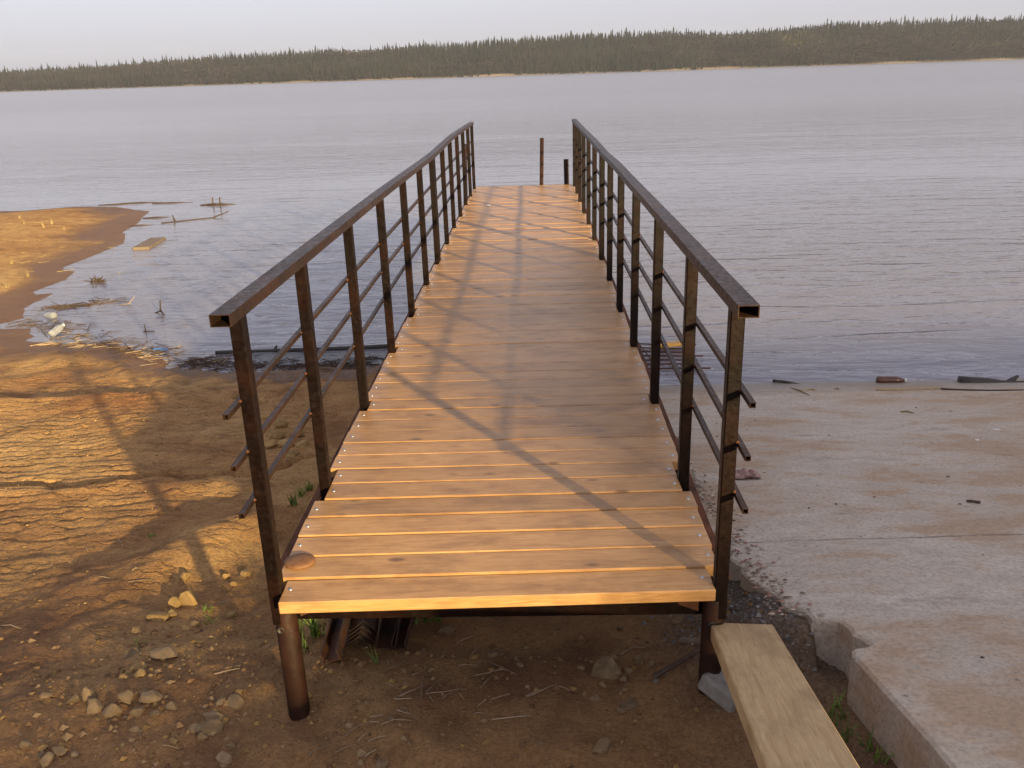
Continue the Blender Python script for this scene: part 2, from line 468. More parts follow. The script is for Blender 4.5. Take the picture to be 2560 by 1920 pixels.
M = {
    'ground': mat('clay_soil', m_ground),
    'water': mat('lake_water', m_water),
    'deck': mat('oiled_pine', m_wood((0.36, 0.172, 0.060), (0.50, 0.268, 0.104), (0.58, 0.342, 0.150), 0.40, 0, 0.55, 0.15)),
    'board': mat('weathered_board', m_wood((0.40, 0.245, 0.105), (0.54, 0.355, 0.170), (0.60, 0.42, 0.215), 0.75, 1, 0.45)),
    'drift': mat('driftwood', m_wood((0.16, 0.11, 0.075), (0.23, 0.165, 0.115), (0.30, 0.23, 0.17), 0.8)),
    'darklog': mat('wet_log', m_wood((0.030, 0.022, 0.018), (0.045, 0.034, 0.027), (0.075, 0.058, 0.045), 0.55)),
    'orangewood': mat('fresh_plank', m_wood((0.50, 0.26, 0.05), (0.62, 0.34, 0.08), (0.7, 0.42, 0.12), 0.6)),
    'steel': mat('brown_steel', m_steel((0.0042, 0.0014, 0.0010), (0.014, 0.0040, 0.0020), (0.45, 0.7), rough=0.42, metal=0.0)),
    'rail': mat('handrail_steel', m_steel((0.020, 0.011, 0.008), (0.050, 0.023, 0.013), (0.4, 0.7), rough=0.38, metal=0.0, chip=(0.17, 0.105, 0.06))),
    'pile': mat('rusty_pile', m_steel((0.013, 0.005, 0.003), (0.038, 0.013, 0.006), (0.35, 0.6), 0.6, 0.0, (0.20, 0.11, 0.035))),
    'scrap': mat('scrap_steel', m_steel((0.050, 0.036, 0.032), (0.14, 0.055, 0.024), (0.4, 0.65), 0.55, 0.3)),
    'rust': mat('red_rust', m_steel((0.060, 0.024, 0.014), (0.13, 0.048, 0.022), (0.4, 0.6), 0.75, 0.0)),
    'zinc': mat('zinc', m_plain((0.50, 0.54, 0.62), 0.35, 0.12, 200, 0.1, 0.001, 0.85)),
    'concrete': mat('concrete', m_concrete),
    'stone': mat('stone', m_plain((0.225, 0.150, 0.080), 0.9, 0.35, 22, 0.6, 0.01)),
    'clod': mat('clay_clod', m_plain((0.33, 0.205, 0.080), 0.95, 0.3, 25, 0.7, 0.012)),
    'greystone': mat('grey_stone', m_plain((0.26, 0.235, 0.205), 0.9, 0.3, 25, 0.6, 0.008)),
    'gravel': mat('gravel', m_attr(0.9)),
    'twig': mat('dry_twig', m_plain((0.30, 0.215, 0.135), 0.85, 0.4, 60, 0.3, 0.002)),
    'darktwig': mat('dark_twig', m_plain((0.075, 0.050, 0.036), 0.8, 0.4, 60, 0.3, 0.002)),
    'grass': mat('grass_blade', m_plain((0.16, 0.23, 0.045), 0.6, 0.4, 40, 0.1, 0.001)),
    'drygrass': mat('dry_grass', m_plain((0.32, 0.235, 0.11), 0.8, 0.4, 40, 0.1, 0.001)),
    'forest': mat('forest', m_attr(0.95)),
    'hill': mat('wooded_bank', m_hill),
    'clear': mat('clear_plastic', m_clear),
    'white': mat('white_plastic', m_plain((0.6, 0.6, 0.57), 0.5, 0.1)),
    'brownbottle': mat('brown_plastic', m_plain((0.095, 0.030, 0.014), 0.22, 0.2, 12, 0.3, 0.01, 0, 0.6)),
    'blue': mat('blue_plastic', m_plain((0.06, 0.12, 0.32), 0.4, 0.2)),
    'rag': mat('pink_rag', m_plain((0.36, 0.22, 0.185), 0.95, 0.3, 40, 0.6, 0.01)),
    'film': mat('wet_film', m_plain((0.040, 0.036, 0.042), 0.22, 0.3, 9, 0.8, 0.03, 0, 0.6)),
    'leaf': mat('shade_shrub_leaf', m_plain((0.07, 0.10, 0.025), 0.7, 0.4, 10, 0.1)),
    'disc': mat('rusty_disc', m_plain((0.145, 0.068, 0.030), 0.6, 0.3, 40, 0.4, 0.003)),
}

# ------------------------------------------------------------------ mesh helpers
class MB:
    def __init__(s):
        s.v, s.f = [], []
    def add(s, verts, faces):
        o = len(s.v)
        s.v += [tuple(map(float, p)) for p in verts]
        s.f += [tuple(i + o for i in f) for f in faces]
        return s
    def box(s, c, size, rot=None, bev=0.0):
        hx, hy, hz = size[0] / 2, size[1] / 2, size[2] / 2
        if bev <= 0:
            vs = [Vector((sx * hx, sy * hy, sz * hz)) for sz in (-1, 1) for sy in (-1, 1) for sx in (-1, 1)]
            fs = [(0, 2, 3, 1), (4, 5, 7, 6), (0, 1, 5, 4), (2, 6, 7, 3), (0, 4, 6, 2), (1, 3, 7, 5)]
        else:
            b = min(bev, hx * .9, hy * .9, hz * .9)
            vs, idx = [], {}
            for sx in (-1, 1):
                for sy in (-1, 1):
                    for sz in (-1, 1):
                        for ax in range(3):
                            p = [sx * (hx - b), sy * (hy - b), sz * (hz - b)]
                            p[ax] = (sx * hx, sy * hy, sz * hz)[ax]
                            idx[(sx, sy, sz, ax)] = len(vs)
                            vs.append(Vector(p))
            fs = []
            for ax in range(3):
                o1, o2 = (ax + 1) % 3, (ax + 2) % 3
                for sg in (-1, 1):
                    q = []
                    for a, c2 in ((-1, -1), (1, -1), (1, 1), (-1, 1)):
                        k = [0, 0, 0]; k[ax] = sg; k[o1] = a; k[o2] = c2
                        q.append(idx[(*k, ax)])
                    fs.append(tuple(q if sg > 0 else q[::-1]))
            for ax in range(3):
                o1, o2 = (ax + 1) % 3, (ax + 2) % 3
                for a in (-1, 1):
                    for c2 in (-1, 1):
                        k0 = [0, 0, 0]; k0[o1] = a; k0[o2] = c2; k1 = k0[:]
                        k0[ax] = -1; k1[ax] = 1
                        q = [idx[(*k0, o1)], idx[(*k1, o1)], idx[(*k1, o2)], idx[(*k0, o2)]]
                        fs.append(tuple(q if a * c2 < 0 else q[::-1]))
            for sx in (-1, 1):
                for sy in (-1, 1):
                    for sz in (-1, 1):
                        q = [idx[(sx, sy, sz, i)] for i in range(3)]
                        fs.append(tuple(q if sx * sy * sz > 0 else q[::-1]))
        c = Vector(c)
        if rot is not None:
            vs = [rot @ p for p in vs]
        return s.add([p + c for p in vs], fs)
    def tube(s, pts, rad, n=8, cap=True):
        pts = [Vector(p) for p in pts]
        if not isinstance(rad, (list, tuple)):
            rad = [rad] * len(pts)
        rings = []
        up = Vector((0, 0, 1))
        for i, p in enumerate(pts):
            d = (pts[min(i + 1, len(pts) - 1)] - pts[max(i - 1, 0)]).normalized()
            a = d.cross(up)
            if a.length < 1e-3:
                a = d.cross(Vector((1, 0, 0)))
            a.normalize(); b = a.cross(d).normalized()
            rings.append([p + (a * math.cos(2 * math.pi * k / n) + b * math.sin(2 * math.pi * k / n)) * rad[i] for k in range(n)])
        vs = [q for r in rings for q in r]
        fs = []
        for i in range(len(pts) - 1):
            for k in range(n):
                k2 = (k + 1) % n
                fs.append((i * n + k, i * n + k2, (i + 1) * n + k2, (i + 1) * n + k))
        if cap:
            fs.append(tuple(range(n))[::-1]); fs.append(tuple((len(pts) - 1) * n + k for k in range(n)))
        return s.add(vs, fs)
    def rect_tube(s, st, w, h, wall):
        # hollow rectangular tube through stations (x, y, z) running along y
        vs, n = [], len(st)
        for iw, ih in ((w / 2, h / 2), (w / 2 - wall, h / 2 - wall)):
            for x, y, z in st:
                vs += [(x - iw, y, z - ih), (x + iw, y, z - ih), (x + iw, y, z + ih), (x - iw, y, z + ih)]
        fs = []
        for i in range(n - 1):
            for k in range(4):
                k2 = (k + 1) % 4
                a, b, c, d = i * 4 + k, i * 4 + k2, i * 4 + 4 + k2, i * 4 + 4 + k
                fs.append((a, b, c, d)); fs.append(tuple(q + 4 * n for q in (d, c, b, a)))
        for i, fl in ((0, False), (n - 1, True)):
            for k in range(4):
                k2 = (k + 1) % 4
                q = (i * 4 + k2, i * 4 + k, 4 * n + i * 4 + k, 4 * n + i * 4 + k2)
                fs.append(q[::-1] if fl else q)
        return s.add(vs, fs)
    def lathe(s, prof, n=16, mw=None):
        vs = [Vector((r * math.cos(2 * math.pi * k / n), r * math.sin(2 * math.pi * k / n), z)) for r, z in prof for k in range(n)]
        fs = [(i * n + k, i * n + (k + 1) % n, (i + 1) * n + (k + 1) % n, (i + 1) * n + k) for i in range(len(prof) - 1) for k in range(n)]
        fs.append(tuple(range(n))[::-1]); fs.append(tuple((len(prof) - 1) * n + k for k in range(n)))
        if mw is not None:
            vs = [mw @ p for p in vs]
        return s.add(vs, fs)
    def mesh(s, name, m, smooth=False):
        me = bpy.data.meshes.new(name)
        me.from_pydata(s.v, [], s.f)
        me.materials.append(M[m] if isinstance(m, str) else m)
        if smooth:
            me.polygons.foreach_set('use_smooth', [True] * len(me.polygons))
        me.update()
        return me
    def build(s, name, m, parent=None, smooth=False, loc=None):
        return obj(name, s.mesh(name, m, smooth), parent, loc)

def obj(name, data, parent=None, loc=None):
    o = bpy.data.objects.new(name, data)
    col.objects.link(o)
    if loc is not None:
        o.location = loc
    if parent is not None:
        o.parent = parent
    return o

def tag(o, label, cat, group=None, kind=None):
    o['label'] = label
    o['category'] = cat
    if group:
        o['group'] = group
    if kind:
        o['kind'] = kind
    return o

def big_mesh(name, V, Fq, m, tint=None, smooth=True):
    me = bpy.data.meshes.new(name)
    V = np.asarray(V, np.float32); Fq = np.asarray(Fq, np.int32)
    k = Fq.shape[1]
    me.vertices.add(len(V)); me.vertices.foreach_set('co', V.ravel())
    me.loops.add(Fq.size); me.loops.foreach_set('vertex_index', Fq.ravel())
    me.polygons.add(len(Fq)); me.polygons.foreach_set('loop_start', np.arange(0, Fq.size, k, dtype=np.int32))
    me.polygons.foreach_set('use_smooth', np.full(len(Fq), smooth))
    me.materials.append(M[m])
    me.update(calc_edges=True)
    me.validate()
    if tint is not None:
        at = me.attributes.new('tint', 'FLOAT_COLOR', 'POINT')
        at.data.foreach_set('color', np.hstack([tint, np.ones((len(tint), 1))]).astype(np.float32).ravel())
    return obj(name, me)

def axis(lo, f0, f1, hi, step, grow=1.16):
    a = list(np.arange(f0, f1 + 1e-6, step))
    s = step; p = a[-1]; up = []
    while p < hi:
        s *= grow; p += s; up.append(p)
    s = step; p = a[0]; dn = []
    while p > lo:
        s *= grow; p -= s; dn.append(p)
    return np.array(dn[::-1] + a + up)

# ------------------------------------------------------------------ ground and water
gx = axis(-2600, -4.3, 1.5, 2600, 0.018)
gy = axis(-160, -1.0, 5.4, 2400, 0.018)
X, Y = np.meshgrid(gx, gy)
Z = gz(X, Y)
nx, ny = len(gx), len(gy)
I = np.arange(nx * ny).reshape(ny, nx)
Fq = np.stack([I[:-1, :-1], I[:-1, 1:], I[1:, 1:], I[1:, :-1]], -1).reshape(-1, 4)
g = big_mesh('ground', np.stack([X, Y, Z], -1).reshape(-1, 3), Fq, 'ground')
tag(g, 'yellow brown clay shore sloping down to the lake', 'ground', kind='structure')

wx = axis(-2600, -20, 20, 2600, 1.0, 1.2); wy = axis(-5, 3, 30, 2300, 1.0, 1.2)
X, Y = np.meshgrid(wx, wy); nx, ny = len(wx), len(wy)
I = np.arange(nx * ny).reshape(ny, nx)
Fq = np.stack([I[:-1, :-1], I[:-1, 1:], I[1:, 1:], I[1:, :-1]], -1).reshape(-1, 4)
w = big_mesh('water', np.stack([X, Y, np.full_like(X, WATER_Z)], -1).reshape(-1, 3), Fq, 'water')
tag(w, 'grey lake water with small ripples', 'lake', kind='structure')

# concrete ramp: a slab tilted down into the lake, broken along its left edge
def ramp_edge():
    pts = [(1.29, -5.0), (1.235, -1.2), (1.215, -0.58), (1.185, -0.10), (1.20, -0.055), (1.245, -0.045), (1.275, -0.02), (1.262, 0.03), (1.245, 0.06), (1.25, 0.11), (1.235, 0.165), (1.18, 0.18), (1.145, 0.19), (1.14, 0.25)]
    y = 0.31
    while y < 7.5:
        pts.append((1.065 - 0.085 * sstep(0.3, 1.0, y) + 0.05 * float(fbm(y * 3, 3.3, 3, 7)) + 0.03 * random.uniform(-1, 1) + 0.12 * sstep(1.0, 3.5, y), y))
        y += random.uniform(0.05, 0.10)
    return pts
E_ = ramp_edge()
cols_ = [0, 0.012, 0.05, 0.12, 0.25, 0.5, 0.9, 1.5, 2.3, 3.5, 5.5, 8.0]
vs, fs = [], []
for (ex, ey) in E_:
    for c_ in cols_:
        z = slab_z(ey) + 0.012 * float(fbm((ex + c_) * 2.5, ey * 2.5, 3, 9)) - (0.010 if c_ == 0 else 0)
        vs.append((ex + c_, ey, z))
nc = len(cols_)
for i in range(len(E_) - 1):
    for j in range(nc - 1):
        fs.append((i * nc + j, i * nc + j + 1, (i + 1) * nc + j + 1, (i + 1) * nc + j))
o0 = len(vs)
for (ex, ey) in E_:
    vs.append((ex + 0.004, ey, slab_z(ey) - 0.33))
for i in range(len(E_) - 1):
    fs.append((i * nc, (i + 1) * nc, o0 + i + 1, o0 + i))
sl = MB().add(vs, fs).build('concrete_ramp', 'concrete')
tag(sl, 'pale clay-stained concrete ramp sloping into the lake beside the pier', 'ramp', kind='structure')

# ------------------------------------------------------------------ far shore
def hill_top(x):
    # height of the ground under the skyline, from the photograph
    return np.interp(x, [-900, -600, -420, -250, -60, 60, 170, 260, 420, 560, 900], [13, 18, 22, 26, 31, 34, 33, 34, 38, 40, 39]) + 6.0 * fbm(np.asarray(x) * 0.007, 0.5, 3, 14)

def shore_y(x):
    return 1000 + 14 * fbm(np.asarray(x) * 0.006, 2.0, 3, 33)

def hill_z(x, y):
    t = (y - shore_y(x))
    return WATER_Z - 1.2 + 1.25 * sstep(-2, 2, t) + (0.5 + 4.5 * np.clip(fbm(x * 0.02, 1.1, 2, 71), 0, 1)) * sstep(0, 9, t) + hill_top(x) * sstep(10, 230, t) ** 0.8

hx = np.linspace(-1500, 1500, 420)
hy = np.concatenate([[-12, -4, -1, 0, 1, 2, 4, 7, 11, 18, 28], np.linspace(40, 300, 27), [400, 600, 900]])
X, T = np.meshgrid(hx, hy); Y = shore_y(X) + T
Zh = hill_z(X, Y)
nx, ny = len(hx), len(hy)
I = np.arange(nx * ny).reshape(ny, nx)
Fq = np.stack([I[:-1, :-1], I[:-1, 1:], I[1:, 1:], I[1:, :-1]], -1).reshape(-1, 4)
h = big_mesh('far_hill', np.stack([X, Y, Zh], -1).reshape(-1, 3), Fq, 'hill')
tag(h, 'low wooded hill with a pale strip of bank across the lake', 'hill', kind='structure')

# the far wood: spruces and bare broadleaved crowns as one mass
rng = np.random.RandomState(11)
TV, TF, TC = [], [], []
vo = 0
def spruce_proto():
    n, L, v, f = 6, 5, [], []
    rr = rng.uniform(0.11, 0.19)
    for l in range(L):
        t = l / L
        a = rng.rand() * 6.28 + np.arange(n) * 2 * np.pi / n
        q = rr * (1 - t * 0.86) * rng.uniform(0.6, 1.2, n)
        o = len(v)
        v += list(np.stack([q * np.cos(a), q * np.sin(a), np.full(n, 0.06 + 0.88 * t) - 0.03 * rng.rand(n)], 1))
        v.append((0.0, 0.0, min(1.0, 0.36 + 0.88 * t)))
        f += [(o + k, o + (k + 1) % n, o + n) for k in range(n)]
    return np.array(v), np.array(f)
def broad_proto():
    v, f = [], []
    for i in range(30):
        u = rng.normal(size=3); u /= np.linalg.norm(u)
        p = np.array([0, 0, 0.58]) + u * rng.rand() ** 0.4 * np.array([.30, .30, .40])
        e1 = rng.normal(size=3); e1 /= np.linalg.norm(e1); e2 = rng.normal(size=3); e2 /= np.linalg.norm(e2)
        s_ = rng.uniform(0.06, 0.13); o = len(v)
        v += [p - e1 * s_, p + e1 * s_, p + e2 * s_ * 1.5]
        f.append((o, o + 1, o + 2))
    o = len(v)
    v += [np.array([-.02, 0, -.05]), np.array([.02, 0, -.05]), np.array([0, 0, .8])]
    f.append((o, o + 1, o + 2))
    return np.array(v), np.array(f)
PS = [spruce_proto() for _ in range(14)]; PB = [broad_proto() for _ in range(14)]
for row in range(30):
    dy = 4 + row * 7.6
    xs = np.arange(-900, 900, 3.3 + row * 0.05)
    xs = xs + rng.uniform(-1.6, 1.6, len(xs))
    ysr = shore_y(xs) + dy + rng.uniform(-3.5, 3.5, len(xs))
    zs = hill_z(xs, ysr)
    st_ = fbm(xs * 0.011, dy * 0.02 + 0 * xs, 3, 55)
    tone = np.clip(1.0 + 1.0 * fbm(xs * 0.016, dy * 0.035 + 0 * xs, 3, 58), 0.5, 1.6)
    for x, y, z, sv, tn in zip(xs, ysr, zs, st_, tone):
        con = 0.12 + sv * 0.9 + (0.46 if -210 < x < 190 else 0.10) + (0.22 if row > 22 else 0)
        if x > 190 and row < 12:
            con -= 0.28
        if rng.rand() < con:
            v, f = PS[rng.randint(14)]
            H = (rng.uniform(11, 16) + 4 * (rng.rand() < .08)) * (0.8 if row < 2 else 1)
            c = np.array([0.030, 0.036, 0.024]) * rng.uniform(0.7, 1.35) + np.array([0.010, 0.006, 0.002]) * rng.rand()
        else:
            v, f = PB[rng.randint(14)]
            H = rng.uniform(8, 12.5) * (0.75 if row < 2 else 1)
            t = rng.rand()
            c = (0.066, 0.052, 0.042) if t < 0.62 else ((0.090, 0.072, 0.056) if t < 0.86 else (0.066, 0.070, 0.036))
            if 300 < x < 350 and 12 < row < 24:
                c = (0.15, 0.145, 0.06)
            c = np.array(c) * rng.uniform(0.7, 1.2)
        TV.append(v * H + np.array([x, y, z])); TF.append(f + vo); vo += len(v)
        TC.append(c * tn * rng.uniform(0.72, 1.28, (len(v), 1)))
fo = big_mesh('far_forest', np.vstack(TV), np.vstack(TF), 'forest', np.clip(np.vstack(TC) * np.array([0.38, 0.33, 0.38]), 0, 1), smooth=False)
tag(fo, 'far-off mixed wood of spruces and bare trees along the opposite shore', 'forest', kind='stuff')

# a farther ridge closing the lake on the left
dx = np.linspace(-2300, -900, 60); dt = np.linspace(0, 1, 8)
X, T = np.meshgrid(dx, dt)
Y = 2050 + T * 300
Zr = WATER_Z - 2 + (46 * np.exp(-((X + 1470) / 170) ** 2) + 10) * sstep(0, 0.8, T) + 5 * fbm(X * 0.06, Y * 0.01, 3, 3) * T
I = np.arange(X.size).reshape(X.shape)
Fq = np.stack([I[:-1, :-1], I[:-1, 1:], I[1:, 1:], I[1:, :-1]], -1).reshape(-1, 4)
d_ = big_mesh('distant_ridge', np.stack([X, Y, Zr], -1).reshape(-1, 3), Fq, 'hill')
tag(d_, 'blue hazy ridge showing behind the far end of the wood', 'hill', kind='structure')

# ------------------------------------------------------------------ the pier
YS = [0.02, 0.786, 1.715, 2.672, 3.606, 4.521, 5.400, 6.377, 7.285, 8.220, 9.137, 10.029, 10.856]
def deck_z(y):
    return float(np.interp(y, [0, 0.25, 0.8, 1.7, 3, 6.4, 11], [0.0, 0.010, 0.028, 0.031, 0.03, 0.03, 0.024]))
pier = obj('pier', None)
tag(pier, 'narrow pier of oiled pine planks with dark brown steel railings running out over the lake', 'pier')
PW = 0.045
PLANK_T = 0.046
bays = sorted([y for y in YS] + [5.475])
pm = {}
def plank_mesh(cut):
    if cut not in pm:
        L = 1.562 if cut == 0 else 1.486
        pm[cut] = MB().box((0, 0, -PLANK_T / 2), (L, 0.1372, PLANK_T), bev=0.0035).mesh('plank', 'deck')
    return pm[cut]
sm = MB().lathe([(0.0070, -0.002), (0.0070, 0.0008), (0.0055, 0.0024), (0.0028, 0.0028), (0.0020, 0.0014), (0.0004, 0.0012)], 12).mesh('screw', 'zinc', True)
y0 = -0.014
i = 0
while y0 < 10.96:
    yc = y0 + 0.0665
    cut = any(yc - 0.068 < py + PW and yc + 0.068 > py for py in bays)
    o = obj('plank', plank_mesh(1 if cut else 0), pier)
    sk = 0.0245 * math.exp(-yc / 1.2) / 0.75
    o.location = (random.uniform(-0.003, 0.003) * (0.3 if cut else 1), yc, deck_z(yc) + random.uniform(-0.0022, 0.0022))
    o.rotation_euler = (random.uniform(-0.008, 0.008), random.uniform(-0.0008, 0.0008), sk + random.uniform(-0.0018, 0.0018))
    sx = 0.752 if not cut else 0.716
    for sg in (-1, 1):
        s = obj('screw', sm, o)
        s.location = (sg * (sx + random.uniform(-0.006, 0.006)), random.uniform(-0.012, 0.012), 0.0005)
        s.rotation_euler = (random.uniform(-0.08, 0.08), random.uniform(-0.08, 0.08), random.uniform(0, 3))
    y0 += random.uniform(0.1385, 0.1425)
    i += 1

def rail_z(y, sg):
    if sg < 0:
        return float(np.interp(y, [-0.1, 2.7, 4.9, 5.7, 6.6, 7.7, 9.5, 11], [1.012, 1.006, 0.990, 0.988, 0.998, 1.004, 0.990, 0.975]))
    return float(np.interp(y, [-0.1, 2, 4.0, 5.1, 5.8, 6.7, 9, 11], [1.003, 1.006, 1.004, 0.982, 0.986, 0.994, 0.985, 0.976]))
def rail_x(y, sg):
    return sg * 0.766 + float(np.interp(y, [0, 3, 5.4, 8, 11], [0, -0.004, 0.004, -0.006, 0.0]))
RH = (0.358, 0.533, 0.708)
for sg in (-1, 1):
    for k, y in enumerate(YS + [5.475]):
        px = rail_x(y, sg) + random.uniform(-0.002, 0.002)
        zt = rail_z(y, sg) - 0.0185
        zb = -0.13
        MB().box((px, y + PW / 2, (zt + zb) / 2), (PW, PW, zt - zb), bev=0.004).build('post', 'steel', pier)
    st = [(rail_x(y, sg), y, rail_z(y, sg)) for y in [-0.105] + list(np.arange(0.0, 10.9, 0.35)) + [10.93]]
    MB().rect_tube(st, 0.062, 0.038, 0.003).build('handrail', 'rail', pier)
    for z in RH:
        st = [(rail_x(y, sg) + sg * (PW / 2 + 0.0095), y, z + 0.004 * math.sin(y * 1.7 + z * 9 + sg)) for y in [-0.085 - random.uniform(0, .015)] + YS[1:-1] + [10.92]]
        MB().rect_tube(st, 0.018, 0.018, 0.002).build('rail', 'rail', pier)
    # angle-iron edge beam below the plank ends
    b = MB()
    b.box((sg * 0.803, 5.53, -0.018), (0.030, 10.84, 0.006)).box((sg * 0.790, 5.53, -0.0875), (0.006, 10.84, 0.103))
    b.build('edge_beam', 'rust', pier)
    # weld beads where the rails meet the first posts
    for y in YS[:6]:
        for z in RH:
            MB().lathe([(0.001, -0.006), (0.006, -0.003), (0.007, 0.0), (0.005, 0.004), (0.001, 0.006)], 7,
                       Matrix.Translation((rail_x(y, sg) + sg * PW / 2, y - 0.001, z + 0.006))).build('weld_bead', 'rust', pier, True)
for y in [0.10] + [0.5 + (j + .5) * 1.82 for j in range(5)] + [10.7]:
    MB().box((0, y, -0.105), (1.56, 0.05, 0.08), bev=0.004).build('cross_beam', 'steel', pier)
def pile(x, y, ztop, zbot, r):
    prof = [(r, zbot), (r * 1.0, zbot + 0.1), (r, ztop - 0.004), (r - 0.004, ztop), (0.002, ztop)]
    return MB().lathe(prof, 18, Matrix.Translation((x, y, 0))).build('pile', 'pile', pier, True)
for sg in (-1, 1):
    zg = float(gz(sg * 0.752, 0.06))
    pl = pile(sg * 0.752, 0.058, -0.052, zg - 0.3, 0.039)
    MB().lathe([(0.0125, -0.004), (0.0135, 0.0), (0.0125, 0.003), (0.010, 0.003), (0.009, -0.003)], 14,
               Matrix.Translation((sg * 0.752 - 0.012, 0.058 - 0.0385, -0.150)) @ Matrix.Rotation(R(90), 4, 'X')).build('bolt_hole', 'darklog', pl, True)
    # gusset under the deck corner
    MB().add([(sg * 0.70, 0.06, -0.12), (sg * 0.52, 0.10, -0.068), (sg * 0.70, 0.06, -0.068), (sg * 0.70, 0.075, -0.12), (sg * 0.52, 0.115, -0.068), (sg * 0.70, 0.075, -0.068)],
             [(0, 1, 2), (5, 4, 3), (0, 3, 4, 1), (1, 4, 5, 2), (2, 5, 3, 0)]).build('gusset', 'rust', pier)
    for y in (3.65, 5.45, 8.2, 10.85):
        pile(sg * 0.70, y, -0.06, -3.3, 0.045)

# poles driven into the lake bed beside the pier's far end
for (x, y, zt, r, lab) in ((0.266, 11.12, 0.72, 0.029, 'tall thin brown pipe standing in the lake off the pier end'),
                           (0.655, 11.10, 0.395, 0.038, 'short thick brown pipe standing beside the right railing at the pier end'),
                           (-0.862, 10.35, 0.72, 0.032, 'rusty ochre pipe standing outside the left railing near the pier end')):
    mw = Matrix.Translation((x, y, 0)) @ Matrix.Rotation(R(-0.8 if x > 0.3 else 1.6), 4, 'Y')
    o = MB().lathe([(r, -3.3), (r, zt), (r - 0.004, zt), (r - 0.004, zt - 0.08)], 14, mw).build('mooring_pole', 'pile', None, True)
    tag(o, lab, 'pole')

# ------------------------------------------------------------------ things lying on or by the pier
p = on_z(742, 1410, 0.003)
dm = MB().lathe([(0.052, 0.0), (0.057, 0.004), (0.056, 0.009), (0.046, 0.014), (0.020, 0.017), (0.002, 0.0175)], 28)
o = dm.build('round_disc', 'disc', None, True, (p.x + 0.012, p.y, deck_z(p.y) + 0.001))
o.scale = (1.0, 0.92, 1.0)
tag(o, 'flat round brown disc lying on the front left corner of the deck', 'disc')

def slanted_box(name, m, far_c, near_c, width, thick, side=None, bev=0.004):
    a, b2 = Vector(far_c), Vector(near_c)
    d = (a - b2).normalized()
    s = d.cross(Vector((0, 0, 1))).normalized()
    n = s.cross(d).normalized()
    rot = Matrix((s, d, n)).transposed()
    o = MB().box((0, 0, -thick / 2), (width, (a - b2).length, thick), bev=bev).build(name, m)
    o.matrix_world = Matrix.Translation((a + b2) / 2) @ rot.to_4x4()
    return o
A1, A2 = on_z(1777, 1564, -0.16), on_z(1929, 1552, -0.16)
B1, B2 = on_z(1922, 1920, 0.15), on_z(2150, 1920, 0.15)
fc = (A1 + A2) / 2; ncn = (B1 + B2) / 2
dirn = (ncn - fc).normalized()
gp = slanted_box('gangplank', 'board', fc, fc + dirn * 1.34, (A2 - A1).length * 0.985, 0.058)
ne = fc + dirn * 1.27
ng = float(gz(ne.x, ne.y))
sup = MB().box((0, 0, 0), (0.30, 0.16, ne.z - 0.055 - ng + 0.10), bev=0.012).build('concrete_block', 'greystone', None, False, (ne.x, ne.y, (ne.z - 0.055 + ng - 0.10) / 2))
tag(sup, 'rough concrete block carrying the upper end of the sloping board', 'block')
tag(gp, 'thick weathered board sloping down to the right front corner of the pier', 'board')

def rock(name, m, c, size, seed, rot=0.0, flat=1.0, sub=2, facet=0.14):
    r_ = np.random.RandomState(seed)
    bm = bmesh.new()
    bmesh.ops.create_icosphere(bm, subdivisions=sub, radius=0.5)
    planes = [(r_.normal(size=3), r_.uniform(0.20, 0.40)) for _ in range(11)]
    for v in bm.verts:
        p_ = np.array(v.co)
        for n_, dd in planes:
            n2 = n_ / np.linalg.norm(n_)
            e = p_ @ n2 - dd
            if e > 0:
                p_ = p_ - n2 * e
        p_ = p_ * (1 + facet * 0.25 * r_.normal())
        v.co = p_
    me = bpy.data.meshes.new(name)
    bm.to_mesh(me); bm.free()
    me.materials.append(M[m])
    o = obj(name, me, None, c)
    o.scale = size
    o.rotation_euler = (r_.uniform(-.2, .2), r_.uniform(-.2, .2), rot)
    return o
import bmesh

SB = ground_at(1800, 1752)
blk = MB().box((0, 0, 0), (0.15, 0.12, 0.07), bev=0.010).build('stone_block', 'greystone', None, False, (SB.x + 0.02, SB.y + 0.03, float(gz(SB.x, SB.y)) + 0.030))
blk.rotation_euler = (R(-8), R(16), R(-42))
tag(blk, 'pale grey stone block wedged under the sloping board', 'stone')

def z5(q): return (q[0] * .3617, 1320 + q[1] * .3617)
def z6(q): return (600 + q[0] * .3617, 1320 + q[1] * .3617)
def z7(q): return (1300 + q[0] * .3617, 1320 + q[1] * .3617)

def place_rock(fn, q, m, name, label, cat, group=None, seed=0, hk=0.75):
    pxc = fn(q)
    pos = ground_at(pxc[0], pxc[1] + q[3] * .3617 * 0.25)
    dist = (pos - Vector(CAM)).length
    wv = q[2] * .3617 / F_PX * dist * 1.12
    hv = max(0.35 * wv, q[3] * .3617 / F_PX * dist * 1.1)
    zg_ = float(gz(pos.x, pos.y))
    o = rock(name, m, (pos.x, pos.y, zg_ + 0.10 * hv), (wv, wv * random.uniform(0.7, 0.95), hv), 100 + seed, random.uniform(-.5, .5))
    tag(o, label, cat, group)
    return o

